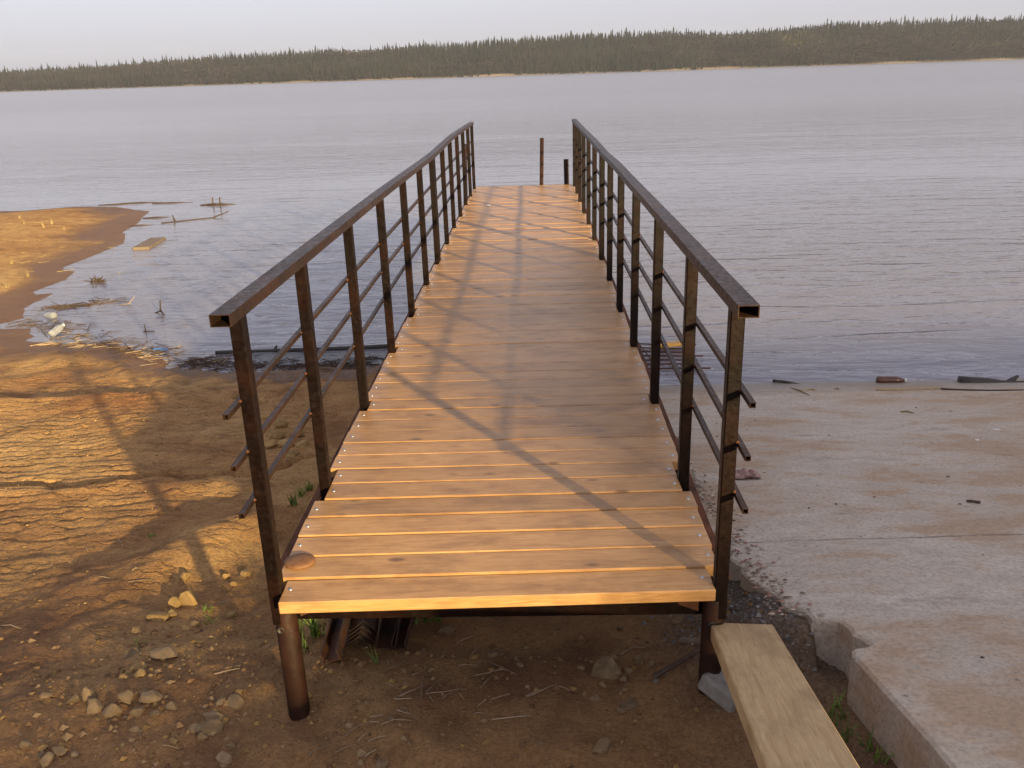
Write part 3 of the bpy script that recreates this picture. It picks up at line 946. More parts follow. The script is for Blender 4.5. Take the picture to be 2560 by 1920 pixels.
S5 = [(510, 1175, 100, 90), (620, 1140, 110, 130), (650, 1230, 130, 100), (775, 1240, 120, 110), (880, 1160, 110, 120), (1040, 1150, 160, 120),
      (1450, 1380, 160, 100), (1405, 1440, 60, 80), (1200, 1465, 60, 70), (1560, 1580, 100, 90), (1525, 1200, 80, 60), (1645, 950, 60, 40), (1650, 1190, 160, 90),
      (1480, 1290, 150, 60), (410, 1530, 100, 70), (325, 1600, 110, 90), (515, 1560, 60, 40), (280, 1565, 60, 30), (190, 1490, 90, 60), (920, 860, 160, 60),
      (1150, 840, 200, 90), (950, 1260, 120, 90), (1060, 1280, 80, 70), (1180, 1230, 90, 50), (330, 1150, 90, 40), (1330, 1380, 90, 60), (930, 1390, 80, 50), (1600, 1500, 60, 60)]
for i, q in enumerate(S5):
    if i == 6:
        place_rock(z5, q, 'stone', 'stone', 'pale blocky stone lying alone in front of the front left pile', 'stone', None, i)
    else:
        x_, y_ = q[0], q[1]
        if q[2] >= 200:
            lab, grp = 'broad flat brown stone sunk in the soil between the clods and the stone cluster', None
        elif y_ < 900:
            lab, grp = 'flat greyish stone beside a tiny grass tuft left of the pile', None
        elif y_ > 1450 and x_ < 700:
            lab, grp = 'small tan stone in the loose scatter farthest from the pile', 'scattered stones away from the pile'
        elif y_ < 1300 and x_ < 1150:
            lab, grp = 'brown stone in the tight cluster left of the front left pile', 'tight cluster of stones'
        else:
            lab, grp = 'small stone beside the pale blocky stone near the front left pile', 'stones around the blocky stone'
        place_rock(z5, q, 'stone', 'stone', lab, 'stone', grp, i)
C5 = [(1310, 480, 150, 170), (1205, 515, 85, 100), (1285, 330, 65, 80), (1080, 610, 150, 60), (950, 695, 90, 60), (1180, 585, 100, 70), (1345, 650, 80, 40), (1285, 690, 60, 30),
      (1610, 590, 90, 70), (1700, 310, 75, 65), (950, 955, 130, 50), (895, 990, 55, 60), (960, 1005, 85, 60), (850, 1030, 60, 45), (1650, 1130, 60, 40), (1620, 380, 60, 45), (1560, 330, 70, 50)]
for i, q in enumerate(C5):
    if i == 0:
        place_rock(z5, q, 'clod', 'clay_clod', 'biggest yellow clay lump on the crumbled bank edge by the pile', 'clod', None, 40)
    else:
        lit = i in (10, 11, 12, 13)
        place_rock(z5, q, 'clod', 'clay_clod', 'yellow clay clod in the small heap beside the stone cluster' if lit else 'yellow clay clod crumbled off the bank around the biggest lump', 'clod',
                   'heap of clods by the stones' if lit else 'clods around the biggest lump', 40 + i)
S6 = [(1430, 705, 175, 90), (1150, 1070, 50, 40), (850, 1545, 70, 60), (835, 1615, 60, 40), (970, 1640, 120, 50), (1760, 860, 110, 70), (1940, 940, 70, 50), (2080, 1485, 50, 30), (1050, 1310, 80, 60), (760, 1350, 70, 50)]
for i, q in enumerate(S6):
    place_rock(z6, q, 'stone', 'stone', 'brown stone on the shaded soil below the front edge of the pier', 'stone', 'stones in front of the pier', 70 + i)
S7 = [(690, 690, 70, 60), (1090, 640, 110, 50), (420, 960, 50, 40), (750, 970, 60, 60), (830, 920, 60, 50), (910, 940, 70, 60), (720, 1040, 60, 50), (770, 1220, 150, 60),
      (700, 1255, 80, 35), (1375, 1250, 80, 35), (570, 1490, 170, 60), (145, 1485, 50, 30), (720, 1110, 60, 40), (570, 1080, 60, 40), (520, 1170, 80, 60)]
for i, q in enumerate(S7):
    nb = q[0] < 950 and 850 < q[1] < 1200
    place_rock(z7, q, 'stone', 'stone', 'small stone beside the largest rounded stone below the pier' if nb else 'flat stone on the shaded soil between the big round stone and the sloping board', 'stone',
               'stones beside the round one' if nb else 'flat stones by the board', 90 + i)
place_rock(z7, (585, 965, 225, 180), 'stone', 'boulder', 'largest rounded stone on the soil below the front edge of the pier', 'stone', None, 120)
# clods in shade between the left railing and the deck
for i, (px, py, wd) in enumerate([(640, 1075, 40), (690, 1085, 55), (720, 1105, 45), (700, 1060, 40), (745, 1080, 50), (670, 1110, 40), (730, 1130, 50), (760, 1110, 40), (655, 1000, 34), (600, 985, 36)]):
    place_rock(lambda q: (q[0], q[1]), (px, py, wd / .3617, wd * .7 / .3617), 'clod', 'clay_clod', 'clay lump on the shaded soil close to the left railing', 'clod', 'clods under the left railing', 140 + i)

# loose gravel: small pebbles as one mass
rng = np.random.RandomState(5)
base = np.array([(0, 0, 1), (0, 0, -.6), (1, 0, 0), (-1, 0, 0), (0, 1, 0), (0, -1, 0)], float)
bf = np.array([(0, 2, 4), (0, 4, 3), (0, 3, 5), (0, 5, 2), (1, 4, 2), (1, 3, 4), (1, 5, 3), (1, 2, 5)])
def pebbles(name, xs, ys, smin, smax, cols, label):
    n = len(xs); zs = gz(xs, ys)
    V = np.zeros((n, 6, 3)); Fp = np.zeros((n, 8, 3), int); Cc = np.zeros((n, 6, 3))
    for i in range(n):
        s = smin + (smax - smin) * rng.rand() ** 3.0
        th = rng.rand() * 6.28
        b = base * rng.uniform(0.6, 1.3, (6, 1)) * np.array([1, rng.uniform(.6, 1), rng.uniform(.45, .8)]) * s
        V[i] = np.stack([b[:, 0] * np.cos(th) - b[:, 1] * np.sin(th) + xs[i], b[:, 0] * np.sin(th) + b[:, 1] * np.cos(th) + ys[i], b[:, 2] + zs[i] + s * 0.12], 1)
        Fp[i] = bf + 6 * i
        Cc[i] = np.array(cols[rng.randint(len(cols))]) * rng.uniform(0.7, 1.25)
    o = big_mesh(name, V.reshape(-1, 3), Fp.reshape(-1, 3), 'gravel', Cc.reshape(-1, 3), False)
    tag(o, label, 'gravel', kind='stuff')
xs = np.concatenate([rng.uniform(-2.3, 1.1, 1700), rng.normal(-1.2, 0.45, 1000)]); ys = np.concatenate([rng.uniform(-0.75, 0.7, 1700), rng.normal(0.05, 0.35, 1000)])
k = xs < 1.1
pebbles('gravel', xs[k], ys[k], 0.003, 0.021, [(0.23, 0.135, 0.07), (0.18, 0.10, 0.05), (0.26, 0.17, 0.09), (0.30, 0.18, 0.07)], 'small pebbles and crumbs scattered over the soil in front of the pier')
xs = rng.normal(0.95, 0.14, 3800); ys = rng.uniform(0.1, 3.6, 3800)
k = (xs > 0.55) & (xs < 1.25)
pebbles('gravel', xs[k], ys[k], 0.004, 0.016, [(0.20, 0.185, 0.17), (0.12, 0.11, 0.10), (0.30, 0.28, 0.26), (0.17, 0.14, 0.11)], 'grey gravel spilling down from the broken ramp edge under the pier')
xs = rng.uniform(-4.6, -0.9, 1500); ys = rng.uniform(0.6, 5.8, 1500)
pebbles('clay_crumbs', xs, ys, 0.003, 0.014, [(0.33, 0.19, 0.07), (0.28, 0.16, 0.06), (0.36, 0.22, 0.085)], 'clay crumbs strewn over the rutted bank left of the pier')

# crumbs lying on the ramp, thick along its broken edge
ye = rng.uniform(0.2, 2.6, 1500); xe = 1.00 + np.abs(rng.normal(0, 0.075, 1500)) * sstep(3.0, 0.6, ye) ** 0.5
xs = np.concatenate([rng.uniform(1.12, 5.5, 900), xe]); ys = np.concatenate([rng.uniform(-0.7, 4.9, 900), ye])
V, Fp, Cc = [], [], []
for i in range(400, 2400):
    s = (0.002 + 0.009 * rng.rand() ** 3.5) if i < 900 else (0.0015 + 0.0095 * rng.rand() ** 3)
    b = base * rng.uniform(0.6, 1.4, (6, 1)) * np.array([1.3, .9, .5]) * s
    V.append(b + np.array([xs[i], ys[i], slab_z(ys[i]) + 0.003])); Fp.append(bf + 6 * (i - 400)); Cc.append(np.tile(np.array([(0.20, 0.11, 0.085), (0.11, 0.08, 0.06), (0.30, 0.25, 0.2)][rng.randint(3)]) * (1.2 if i < 900 else 1.5) * rng.uniform(0.6, 1.3), (6, 1)))
o = big_mesh('ramp_crumbs', np.vstack(V), np.vstack(Fp), 'gravel', np.vstack(Cc), False)
tag(o, 'dark crumbs of dirt scattered over the concrete ramp', 'dirt', kind='stuff')

# ------------------------------------------------------------------ twigs
def twig(a, b, r0, m='twig', bend=0.06, lift=0.004, surf=gz):
    a, b = Vector(a), Vector(b)
    L = (b - a).length
    pts, rad = [], []
    off = random.uniform(-1, 1) * bend * L
    sdir = (b - a).cross(Vector((0, 0, 1))).normalized()
    n = 6
    for k in range(n):
        t = k / (n - 1)
        p_ = a.lerp(b, t) + sdir * off * math.sin(math.pi * t)
        zz = float(surf(p_.x, p_.y)) + lift + 0.012 * math.sin(math.pi * t) * min(1, L * 4)
        pts.append((p_.x, p_.y, max(zz, -9))); rad.append(r0 * (1.0 - 0.45 * t))
    return MB().tube(pts, rad, 5)
TW6 = [(985, 990, 1145, 920), (1015, 1080, 1060, 1098), (1100, 1170, 1255, 1100), (1255, 1190, 1275, 1010), (1285, 1140, 1360, 1065), (1285, 1150, 1570, 1120), (1070, 1185, 1190, 1185),
       (1510, 960, 1640, 955), (1620, 1025, 1850, 985), (1730, 930, 1815, 970), (1660, 1110, 1735, 1035), (1720, 1195, 1870, 1150), (1985, 1175, 2160, 1090), (1620, 1290, 1710, 1288),
       (1740, 1330, 2005, 1305), (1140, 1260, 1215, 1320), (730, 1445, 900, 1345), (900, 1345, 960, 1345), (980, 1360, 1190, 1340), (820, 1475, 870, 1430), (890, 1480, 1010, 1440),
       (460, 1595, 640, 1490), (655, 1560, 800, 1500), (865, 1590, 945, 1535), (1190, 1020, 1280, 980), (1500, 800, 1640, 740), (900, 1310, 990, 1295), (1080, 1265, 1190, 1300),
       (1310, 1170, 1340, 1215), (1400, 1185, 1470, 1140), (1520, 1150, 1550, 1190), (1590, 900, 1640, 810), (1870, 900, 1900, 830), (1830, 985, 1920, 1030), (1700, 1190, 1640, 1240)]
TW7 = [(40, 1170, 225, 1095), (225, 1095, 345, 1130), (690, 880, 860, 830), (0, 1315, 70, 1300)]
for fn, L_, r0 in ((z6, TW6, 0.0026), (z7, TW7, 0.0026)):
    for t in L_:
        a = ground_at(*fn(t[:2])); b = ground_at(*fn(t[2:]))
        o = twig(a, b, r0 * random.uniform(0.8, 1.3)).build('twig', 'twig')
        mx_, my_ = (t[0] + t[2]) / 2, (t[1] + t[3]) / 2
        if fn is z7 or my_ > 1240 and mx_ > 1500:
            lab, grp = 'single dry twig on bare soil between the twig tangle and the big round stone', 'twigs by the round stone'
        elif my_ > 1240:
            lab, grp = 'pale straw-like twig among the small stones right of the front left pile', 'twigs near the left pile'
        elif mx_ > 1480:
            lab, grp = 'thin brown twig close under the front edge of the deck', 'twigs under the deck edge'
        else:
            lab, grp = 'dry twig in the crossing tangle in front of the scrap steel', 'tangle of twigs'
        tag(o, lab, 'twig', grp)
for t in [(1480, 1015, 1660, 975), (890, 375, 1080, 370), (10, 680, 150, 700), (690, 340, 760, 350), (1130, 1510, 1240, 1530), (1500, 525, 1570, 515), (600, 130, 610, 170), (820, 80, 850, 140)]:
    a = ground_at(*z5(t[:2])); b = ground_at(*z5(t[2:]))
    o = twig(a, b, 0.003).build('twig', 'twig')
    tag(o, 'dry stalk lying on the clay to the left of the pier', 'twig', 'stalks on the clay')
a, b = ground_at(*z7((925, 1045))), ground_at(*z7((1265, 850)))
tag(twig(a, b, 0.011, bend=0.02, lift=0.010).build('stick', 'darktwig'), 'dark brown stick under the pier corner pointing at the sloping board', 'stick')
a, b = ground_at(*z7((1100, 795))), ground_at(*z7((1290, 825)))
o = slanted_box('wood_scrap', 'drift', Vector(b) + Vector((0.02, 0, 0.03)), Vector(a) + Vector((0, 0, 0.025)), 0.03, 0.015)
tag(o, 'short pale strip of split wood under the right front corner of the pier', 'wood scrap')

# ------------------------------------------------------------------ scrap steel under the deck
def angle_iron(c_near, length, leg, t, roll, heading, m, label, pitch=0.0):
    # chevron section, ridge up
    h_ = leg * math.sin(R(42)); w_ = leg * math.cos(R(42))
    pr = [(-w_, 0), (0, h_), (w_, 0), (w_ - t * 1.3, 0), (0, h_ - t * 1.5), (-w_ + t * 1.3, 0)]
    vs = [(x, 0, z) for x, z in pr] + [(x, length, z) for x, z in pr]
    fs = [(0, 1, 7, 6), (1, 2, 8, 7), (2, 3, 9, 8), (3, 4, 10, 9), (4, 5, 11, 10), (5, 0, 6, 11), (0, 5, 4, 1), (1, 4, 3, 2), (6, 7, 10, 11), (7, 8, 9, 10)]
    o = MB().add(vs, fs).build('angle_iron', m)
    o.matrix_world = Matrix.Translation(c_near) @ Matrix.Rotation(heading, 4, 'Z') @ Matrix.Rotation(pitch, 4, 'X') @ Matrix.Rotation(roll, 4, 'Y')
    tag(o, label, 'steel scrap', 'rusty angle irons under the deck' if 'nested' in label else None)
    return o
pA = ground_at(*z6((820, 830)))
for k in range(4):
    angle_iron((pA.x + 0.004 * k, pA.y + 0.02 * k, float(gz(pA.x, pA.y)) + 0.004 + 0.011 * k), 0.9, 0.082, 0.0035, R(6), R(4 + k * 0.8), 'scrap', 'rusty angle iron nested in the pile of scrap under the front of the deck')
def channel(px, py, width, height, length, heading, label, tilt=0.0):
    p_ = ground_at(*z6((px, py)))
    t = 0.005
    b = MB()
    b.box((0, length / 2, t / 2), (width, length, t)).box((-width / 2 + t / 2, length / 2, height / 2 + t), (t, length, height)).box((width / 2 - t / 2, length / 2, height / 2 + t), (t, length, height))
    o = b.build('steel_channel', 'scrap')
    o.matrix_world = Matrix.Translation((p_.x, p_.y, float(gz(p_.x, p_.y)) + 0.008)) @ Matrix.Rotation(heading, 4, 'Z') @ Matrix.Rotation(tilt, 4, 'Y')
    tag(o, label, 'steel scrap')
channel(1010, 850, 0.085, 0.05, 1.0, R(2), 'dark steel channel lying on the soil right of the nested angle irons', R(8))
channel(1100, 850, 0.06, 0.03, 0.9, R(-3), 'narrow brown steel channel lying at the edge of the scrap pile', R(-3))
channel(640, 935, 0.07, 0.045, 1.1, R(3), 'brown steel channel jutting out left of the nested angle irons', R(-14))

# ------------------------------------------------------------------ grass tufts
def tuft(p_, n, hgt, spread, m='grass'):
    b = MB()
    for k in range(n):
        th = random.uniform(0, 6.28); ln = hgt * random.uniform(0.6, 1.15); lean = random.uniform(0.15, 0.9) * spread
        bx, by = random.uniform(-.02, .02), random.uniform(-.02, .02)
        dx_, dy_ = math.cos(th), math.sin(th)
        wv = random.uniform(0.0025, 0.005)
        vs, fs = [], []
        for j in range(5):
            t = j / 4
            cx, cy, cz = bx + dx_ * lean * ln * t * t, by + dy_ * lean * ln * t * t, ln * (t - 0.35 * lean * t * t)
            ww = wv * (1 - t * 0.9)
            vs += [(cx - dy_ * ww, cy + dx_ * ww, cz - 0.01), (cx + dx_ * ww * .4, cy + dy_ * ww * .4, cz - 0.01 - ww * .5), (cx + dy_ * ww, cy - dx_ * ww, cz - 0.01)]
        for j in range(4):
            for e in (0, 1):
                fs.append((j * 3 + e, j * 3 + e + 1, j * 3 + 4 + e, j * 3 + 3 + e))
        b.add(vs, fs)
    return b.build('grass_tuft', m, None, False, (p_.x, p_.y, float(gz(p_.x, p_.y))))
for q, n, hh, lab, grp in (((400, 770), 16, 0.20, 'bright green grass tuft growing beside the front left pile', 'grass by the pile'), ((520, 740), 22, 0.22, 'bright green grass tuft growing beside the front left pile', 'grass by the pile'),
                   ((430, 850), 8, 0.10, 'bright green grass tuft growing beside the front left pile', 'grass by the pile'), ((560, 745), 10, 0.12, 'bright green grass tuft growing beside the front left pile', 'grass by the pile'),
                   ((930, 930), 9, 0.08, 'small grass tuft in front of the scrap steel', None), ((1200, 660), 14, 0.10, 'grass tuft in the shade under the deck beside the scrap steel', 'grass under the deck'),
                   ((1290, 640), 14, 0.09, 'grass tuft in the shade under the deck beside the scrap steel', 'grass under the deck'), ((1370, 640), 14, 0.11, 'grass tuft in the shade under the deck beside the scrap steel', 'grass under the deck')):
    tag(tuft(ground_at(*z6(q)), n, hh, 0.9), lab, 'grass', grp)
for px, py in ((755, 1240), (775, 1225), (735, 1260)):
    tag(tuft(ground_at(px, py), 22, 0.10, 0.9), 'dull grass tuft against the left edge of the deck', 'grass', 'grass at the deck edge')
for q in ((1440, 565), (950, 815), (1450, 650), (1050, 60)):
    tag(tuft(ground_at(*z5(q)), 14, 0.045, 1.2), 'tiny grass tuft among the clay clods left of the pier', 'grass', 'grass among the clods')
for px, py in ((2100, 1800), (2165, 1870), (2120, 1840), (2200, 1905), (2085, 1775)):
    tag(tuft(ground_at(px, py), 12, 0.075, 1.0), 'grass tuft in the trench between the sloping board and the ramp', 'grass', 'grass in the trench')
for px, py in ((60, 560), (110, 570), (160, 575), (30, 660), (70, 690), (20, 720), (50, 545), (130, 560)):
    tag(tuft(ground_at(px, py), 10, 0.16, 1.1, 'drygrass'), 'sparse dry grass tuft on the sunlit spit of clay', 'grass', 'dry grass on the spit')

# ------------------------------------------------------------------ drift and litter at the waterline
def log(name, m, a, b, r0, r1, label, cat, n=8, bend=0.04, branch=None):
    a, b = Vector(a), Vector(b)
    L = (b - a).length; pts, rad = [], []
    s = (b - a).cross(Vector((0, 0, 1))).normalized()
    for k in range(n):
        t = k / (n - 1)
        pts.append(a.lerp(b, t) + s * bend * L * math.sin(3 * t) + Vector((0, 0, random.uniform(-.15, .15) * r0)))
        rad.append((r0 + (r1 - r0) * t) * random.uniform(0.88, 1.12))
    mb = MB().tube(pts, rad, 10)
    if branch:
        for t, dv, rl in branch:
            q = a.lerp(b, t)
            mb.tube([q, q + Vector(dv) * 0.5, q + Vector(dv)], [rl, rl * .8, rl * .4], 7)
    o = mb.build(name, m, None, True)
    tag(o, label, cat)
    return o
wz = lambda px, py, dz=0.0: on_z(px, py, WATER_Z) + Vector((0, 0, dz))
log('driftwood_log', 'darklog', wz(2395, 962, 0.03), wz(2640, 966, 0.02), 0.048, 0.032, 'dark wet log stranded at the water edge of the ramp', 'log',
    branch=[(0.5, (0.10, 0.02, 0.06), 0.03), (0.45, (0.28, -0.06, 0.0), 0.025)])
log('driftwood_stick', 'darklog', wz(1932, 957, 0.02), wz(2002, 964, 0.005), 0.016, 0.010, 'short curved black stick at the water edge of the ramp', 'stick', bend=-0.08)
a, b = on_slab(2190, 976), on_slab(2350, 972)
log('reed_stalk', 'drygrass', a + Vector((0, 0, .008)), b + Vector((0, 0, .008)), 0.006, 0.004, 'long straw-coloured reed on the ramp below the brown bottle', 'reed')
a, b = on_slab(2352, 974), on_slab(2560, 976)
log('reed_stalk', 'darktwig', a + Vector((0, 0, .008)), b + Vector((0, 0, .008)), 0.008, 0.005, 'long dark reed on the ramp below the wet log', 'reed')
a, b = on_slab(2416, 1254), on_slab(2451, 1258)
log('stick', 'darktwig', a + Vector((0, 0, .006)), b + Vector((0, 0, .006)), 0.007, 0.007, 'short dark stick lying alone on the open concrete ramp', 'stick', bend=0.0)
for i, (x0, y0_, x1, y1) in enumerate([(2250, 1030, 2285, 1034), (2015, 975, 2040, 977), (1975, 970, 2025, 990), (2085, 974, 2098, 975)]):
    a, b = on_slab(x0, y0_), on_slab(x1, y1)
    o = MB().tube([a + Vector((0, 0, .004)), (a + b) / 2 + Vector((0.01, 0.02, .006)), b + Vector((0, 0, .004))], [0.006, 0.007, 0.003], 5).build('straw_bit', 'drygrass')
    tag(o, 'yellow bit of straw washed up on the lower ramp', 'straw', 'straw on the ramp')

def bottle(p_, length, r, heading, m, label, cap='white', tilt=0.0):
    root = obj('plastic_bottle', None, None, p_)
    root.rotation_euler = (0, tilt, heading)
    L = length
    mw = Matrix.Rotation(R(90), 4, 'Y')
    MB().lathe([(r * .3, 0), (r * .85, 0.004), (r, L * .05), (r * .97, L * .2), (r, L * .35), (r * .96, L * .5), (r, L * .62), (r * .8, L * .76), (r * .42, L * .88), (r * .36, L * .93)], 16, mw).build('body', m, root, True)
    MB().lathe([(r * .42, L * .92), (r * .44, L * .925), (r * .44, L * .985), (r * .38, L)], 12, mw).build('cap', cap, root, True)
    tag(root, label, 'bottle')
    return root
bottle(wz(2190, 958, 0.03), 0.27, 0.038, R(-4), 'brownbottle', 'brown plastic bottle with white cap lying at the water edge of the ramp')
bottle(wz(138, 795, 0.03), 0.21, 0.045, R(150), 'clear', 'clear plastic bottle lying on its side in the reed litter of the inlet', tilt=R(4))
bottle(wz(128, 842, 0.025), 0.22, 0.045, R(70), 'clear', 'milky plastic bottle standing tilted at the muddy edge of the inlet', tilt=R(-18))

# floating timber, root clump, stubs poking out of the shallows
a, b = wz(352, 624, 0.045), wz(396, 598, 0.035)
o = slanted_box('floating_timber', 'drift', b, a, 0.30, 0.075, bev=0.008)
tag(o, 'short squared timber floating off the spit of clay', 'timber')
mb = MB(); c = wz(243, 705, 0.0)
for k in range(46):
    th = random.uniform(0, 6.28); el = random.uniform(-0.1, 1.5); L = random.uniform(0.09, 0.2)
    d = Vector((math.cos(th) * math.cos(el) * 1.1, math.sin(th) * math.cos(el), math.sin(el) * 0.75))
    q = c + Vector((random.uniform(-.07, .07), random.uniform(-.07, .07), -0.03))
    e = q + d * L
    mb.tube([q, q + d * L * .5 + Vector((random.uniform(-.03, .03), 0, random.uniform(0, .03))), e], [0.012, 0.009, 0.004], 5)
tag(mb.build('root_clump', 'darktwig'), 'tangled brown root clump standing in the shallows by the clay spit', 'root clump')
def stub(name, segs, r, label, m='darktwig', grp=None):
    mb = MB()
    for s_ in segs:
        mb.tube([Vector(q) for q in s_], [r * (1 - .5 * i_ / max(1, len(s_) - 1)) for i_ in range(len(s_))], 6)
    o = mb.build(name, m, None, True)
    tag(o, label, 'branch', grp)
c = wz(402, 782)
stub('branch', [[c + Vector((-.08, 0, -.01)), c + Vector((0, 0, .03)), c + Vector((.02, 0, .17))], [c + Vector((0, 0, .03)), c + Vector((.10, -.12, 0.0))]], 0.014, 'forked dark branch standing up out of the shallow water')
c = wz(365, 830)
stub('branch', [[c + Vector((0, 0, -.03)), c + Vector((-.005, 0, .10))], [c + Vector((-.03, 0, 0.0)), c + Vector((.10, .02, 0.005))]], 0.010, 'short black snag poking up near the muddy edge')
c = wz(318, 762)
stub('branch', [[c + Vector((0, 0, .0)), c + Vector((.10, .05, .10))], [c + Vector((-.12, 0, 0)), c + Vector((.06, .0, .02))]], 0.008, 'thin pale stalk leaning out of the water by the litter', 'twig')
c = wz(438, 553)
stub('branch', [[c + Vector((0, 0, -.02)), c + Vector((-.04, 0, .13))], [c + Vector((-.2, -.25, 0)), c + Vector((.7, .35, 0.0)), c + Vector((1.0, .55, .10))]], 0.022, 'half sunken branch with one upturned end off the clay spit')
for px, dx_ in ((532, 0.0), (550, 0.0)):
    c = wz(px, 513)
    stub('branch', [[c + Vector((-.3, 0, -.01)), c + Vector((0, 0, .03)), c + Vector((.02, 0, .19))], [c + Vector((0, 0, .02)), c + Vector((.35, .1, -.01))]], 0.035, 'dark stub sticking up from a sunken branch far off the spit', 'darktwig', 'stubs far off the spit')
for px, py, l in ((350, 508, 1.1), (290, 512, 0.9), (430, 508, 1.0), (255, 520, 0.7), (350, 565, 0.5), (390, 545, 0.6)):
    c = wz(px, py)
    stub('branch', [[c + Vector((-l / 2, 0, -.005)), c + Vector((0, .05, .012)), c + Vector((l / 2, .1, -.005))]], 0.02, 'dark sunken branch lying level with the water off the spit', 'darktwig', 'sunken branches off the spit')

# matted reed litter along the edge
def litter(name, pts, n, lmin, lmax, r, spread, m, label):
    V, Fp = [], []
    rn = np.random.RandomState(len(pts) + n)
    P_ = [Vector(q) for q in pts]
    for k in range(n):
        i_ = rn.randint(len(P_) - 1); t = rn.rand()
        q = P_[i_].lerp(P_[i_ + 1], t)
        qx, qy = q.x + rn.normal() * spread, q.y + rn.normal() * spread
        th = rn.normal() * 0.7 + (0 if rn.rand() < .7 else 1.5); L = rn.uniform(lmin, lmax) / 2
        z = max(float(gz(qx, qy)), WATER_Z) + rn.uniform(0.002, 0.014)
        d = np.array([math.cos(th), math.sin(th), rn.normal() * 0.06]); s = np.array([-math.sin(th), math.cos(th), 0])
        c_ = np.array([qx, qy, z])
        o_ = len(V)
        rr = r * rn.uniform(.6, 1.5)
        for e, f_ in ((-1, 1.0), (1, .6)):
            for a_ in (0, 2.09, 4.19):
                V.append(c_ + d * L * e + (s * math.cos(a_) + np.array([0, 0, 1]) * math.sin(a_)) * rr * f_)
        Fp += [(o_, o_ + 1, o_ + 4, o_ + 3), (o_ + 1, o_ + 2, o_ + 5, o_ + 4), (o_ + 2, o_, o_ + 3, o_ + 5)]
    o = big_mesh(name, np.array(V), np.array(Fp), m, None, False)
    tag(o, label, 'litter', kind='stuff')
litter('reed_litter', [wz(60, 800), wz(150, 815), wz(240, 840), wz(330, 870), wz(410, 890)], 150, 0.05, 0.35, 0.004, 0.14, 'darktwig', 'dark matted reed litter washed into the muddy inlet')
litter('reed_litter', [wz(120, 770), wz(200, 765), wz(270, 755)], 45, 0.1, 0.5, 0.005, 0.08, 'darktwig', 'raft of dark reeds floating behind the clear bottle')
litter('straw_litter', [wz(120, 850), wz(230, 865), wz(340, 885), wz(430, 900), wz(560, 905)], 90, 0.05, 0.3, 0.004, 0.12, 'twig', 'pale straw scattered along the muddy waterline')
litter('reed_litter', [wz(470, 905), wz(560, 912), wz(700, 915), wz(860, 912), wz(930, 905)], 380, 0.06, 0.4, 0.004, 0.09, 'darktwig', 'dark reed litter along the water edge beside the pier')
litter('straw_litter', [ground_at(20, 560), ground_at(100, 600), ground_at(60, 680), ground_at(150, 560)], 70, 0.05, 0.3, 0.003, 0.6, 'drygrass', 'straw strewn over the sunlit spit of clay')
o = MB().box((0, 0, 0), (0.16, 0.035, 0.02), bev=0.008).build('plastic_scrap', 'blue', None, False, wz(403, 879, 0.03))
o.rotation_euler = (0, R(6), R(8))
tag(o, 'small blue plastic scrap in the reed litter', 'plastic scrap')
log('driftwood_log', 'darklog', wz(540, 884, 0.012), wz(985, 868, 0.012), 0.022, 0.028, 'long thin dark log floating along the edge left of the pier', 'log', n=14, bend=0.01,
    branch=[(0.33, (0.02, 0.03, 0.05), 0.02)])
# wet plastic film crumpled in the shallows
fx, fy = np.linspace(-0.9, 0.9, 46), np.linspace(-0.20, 0.20, 14)
cf = wz(820, 898)
X, Y = np.meshgrid(fx, fy)
Zf = 0.006 + 0.022 * np.abs(fbm(X * 5, Y * 9, 3, 4)) + 0.0 * X
I = np.arange(X.size).reshape(X.shape)
Fq = np.stack([I[:-1, :-1], I[:-1, 1:], I[1:, 1:], I[1:, :-1]], -1).reshape(-1, 4)
fo_ = big_mesh('wet_sheet', np.stack([X + cf.x + 0.05 * fbm(Y * 6, X * 2, 2, 8), Y + cf.y - 0.05 * X + 0.12 * fbm(X * 2, Y, 2, 6), Zf + WATER_Z], -1).reshape(-1, 3), Fq, 'film')
tag(fo_, 'crumpled dark wet sheet in the shallows left of the pier', 'sheet')

# rebar grid at the water edge right of the pier
root = obj('rebar_grid', None, None, wz(1670, 900, 0.0))
tag(root, 'rusty rebar grid lying in the shallows right of the pier', 'rebar grid')
for k in range(7):
    yy = 0.42 - k * 0.13
    MB().tube([(-0.36, yy + .02, 0.05 - k * .004), (0.0, yy, 0.035), (0.36 - (k % 3) * .08, yy - .01, 0.03)], 0.008, 6).build('bar', 'rust', root, True)
for k in range(3):
    MB().tube([(-0.26 + k * .24, 0.46, 0.06), (-0.20 + k * .22, 0.0, 0.045), (-0.16 + k * .2, -0.42, 0.03)], 0.007, 6).build('bar', 'rust', root, True)
o = slanted_box('wood_scrap', 'orangewood', wz(1712, 868, 0.06), wz(1636, 874, 0.06), 0.10, 0.03)
tag(o, 'yellow lath caught on the rusty rebar grid', 'wood scrap')
a, b = on_slab(1600, 951), on_slab(1700, 950)
o = slanted_box('wood_scrap', 'orangewood', Vector(b) + Vector((0, 0, .045)), Vector(a) + Vector((0, 0, .045)), 0.05, 0.045)
tag(o, 'bright orange board lying at the top of the waterline beside the pier', 'wood scrap')

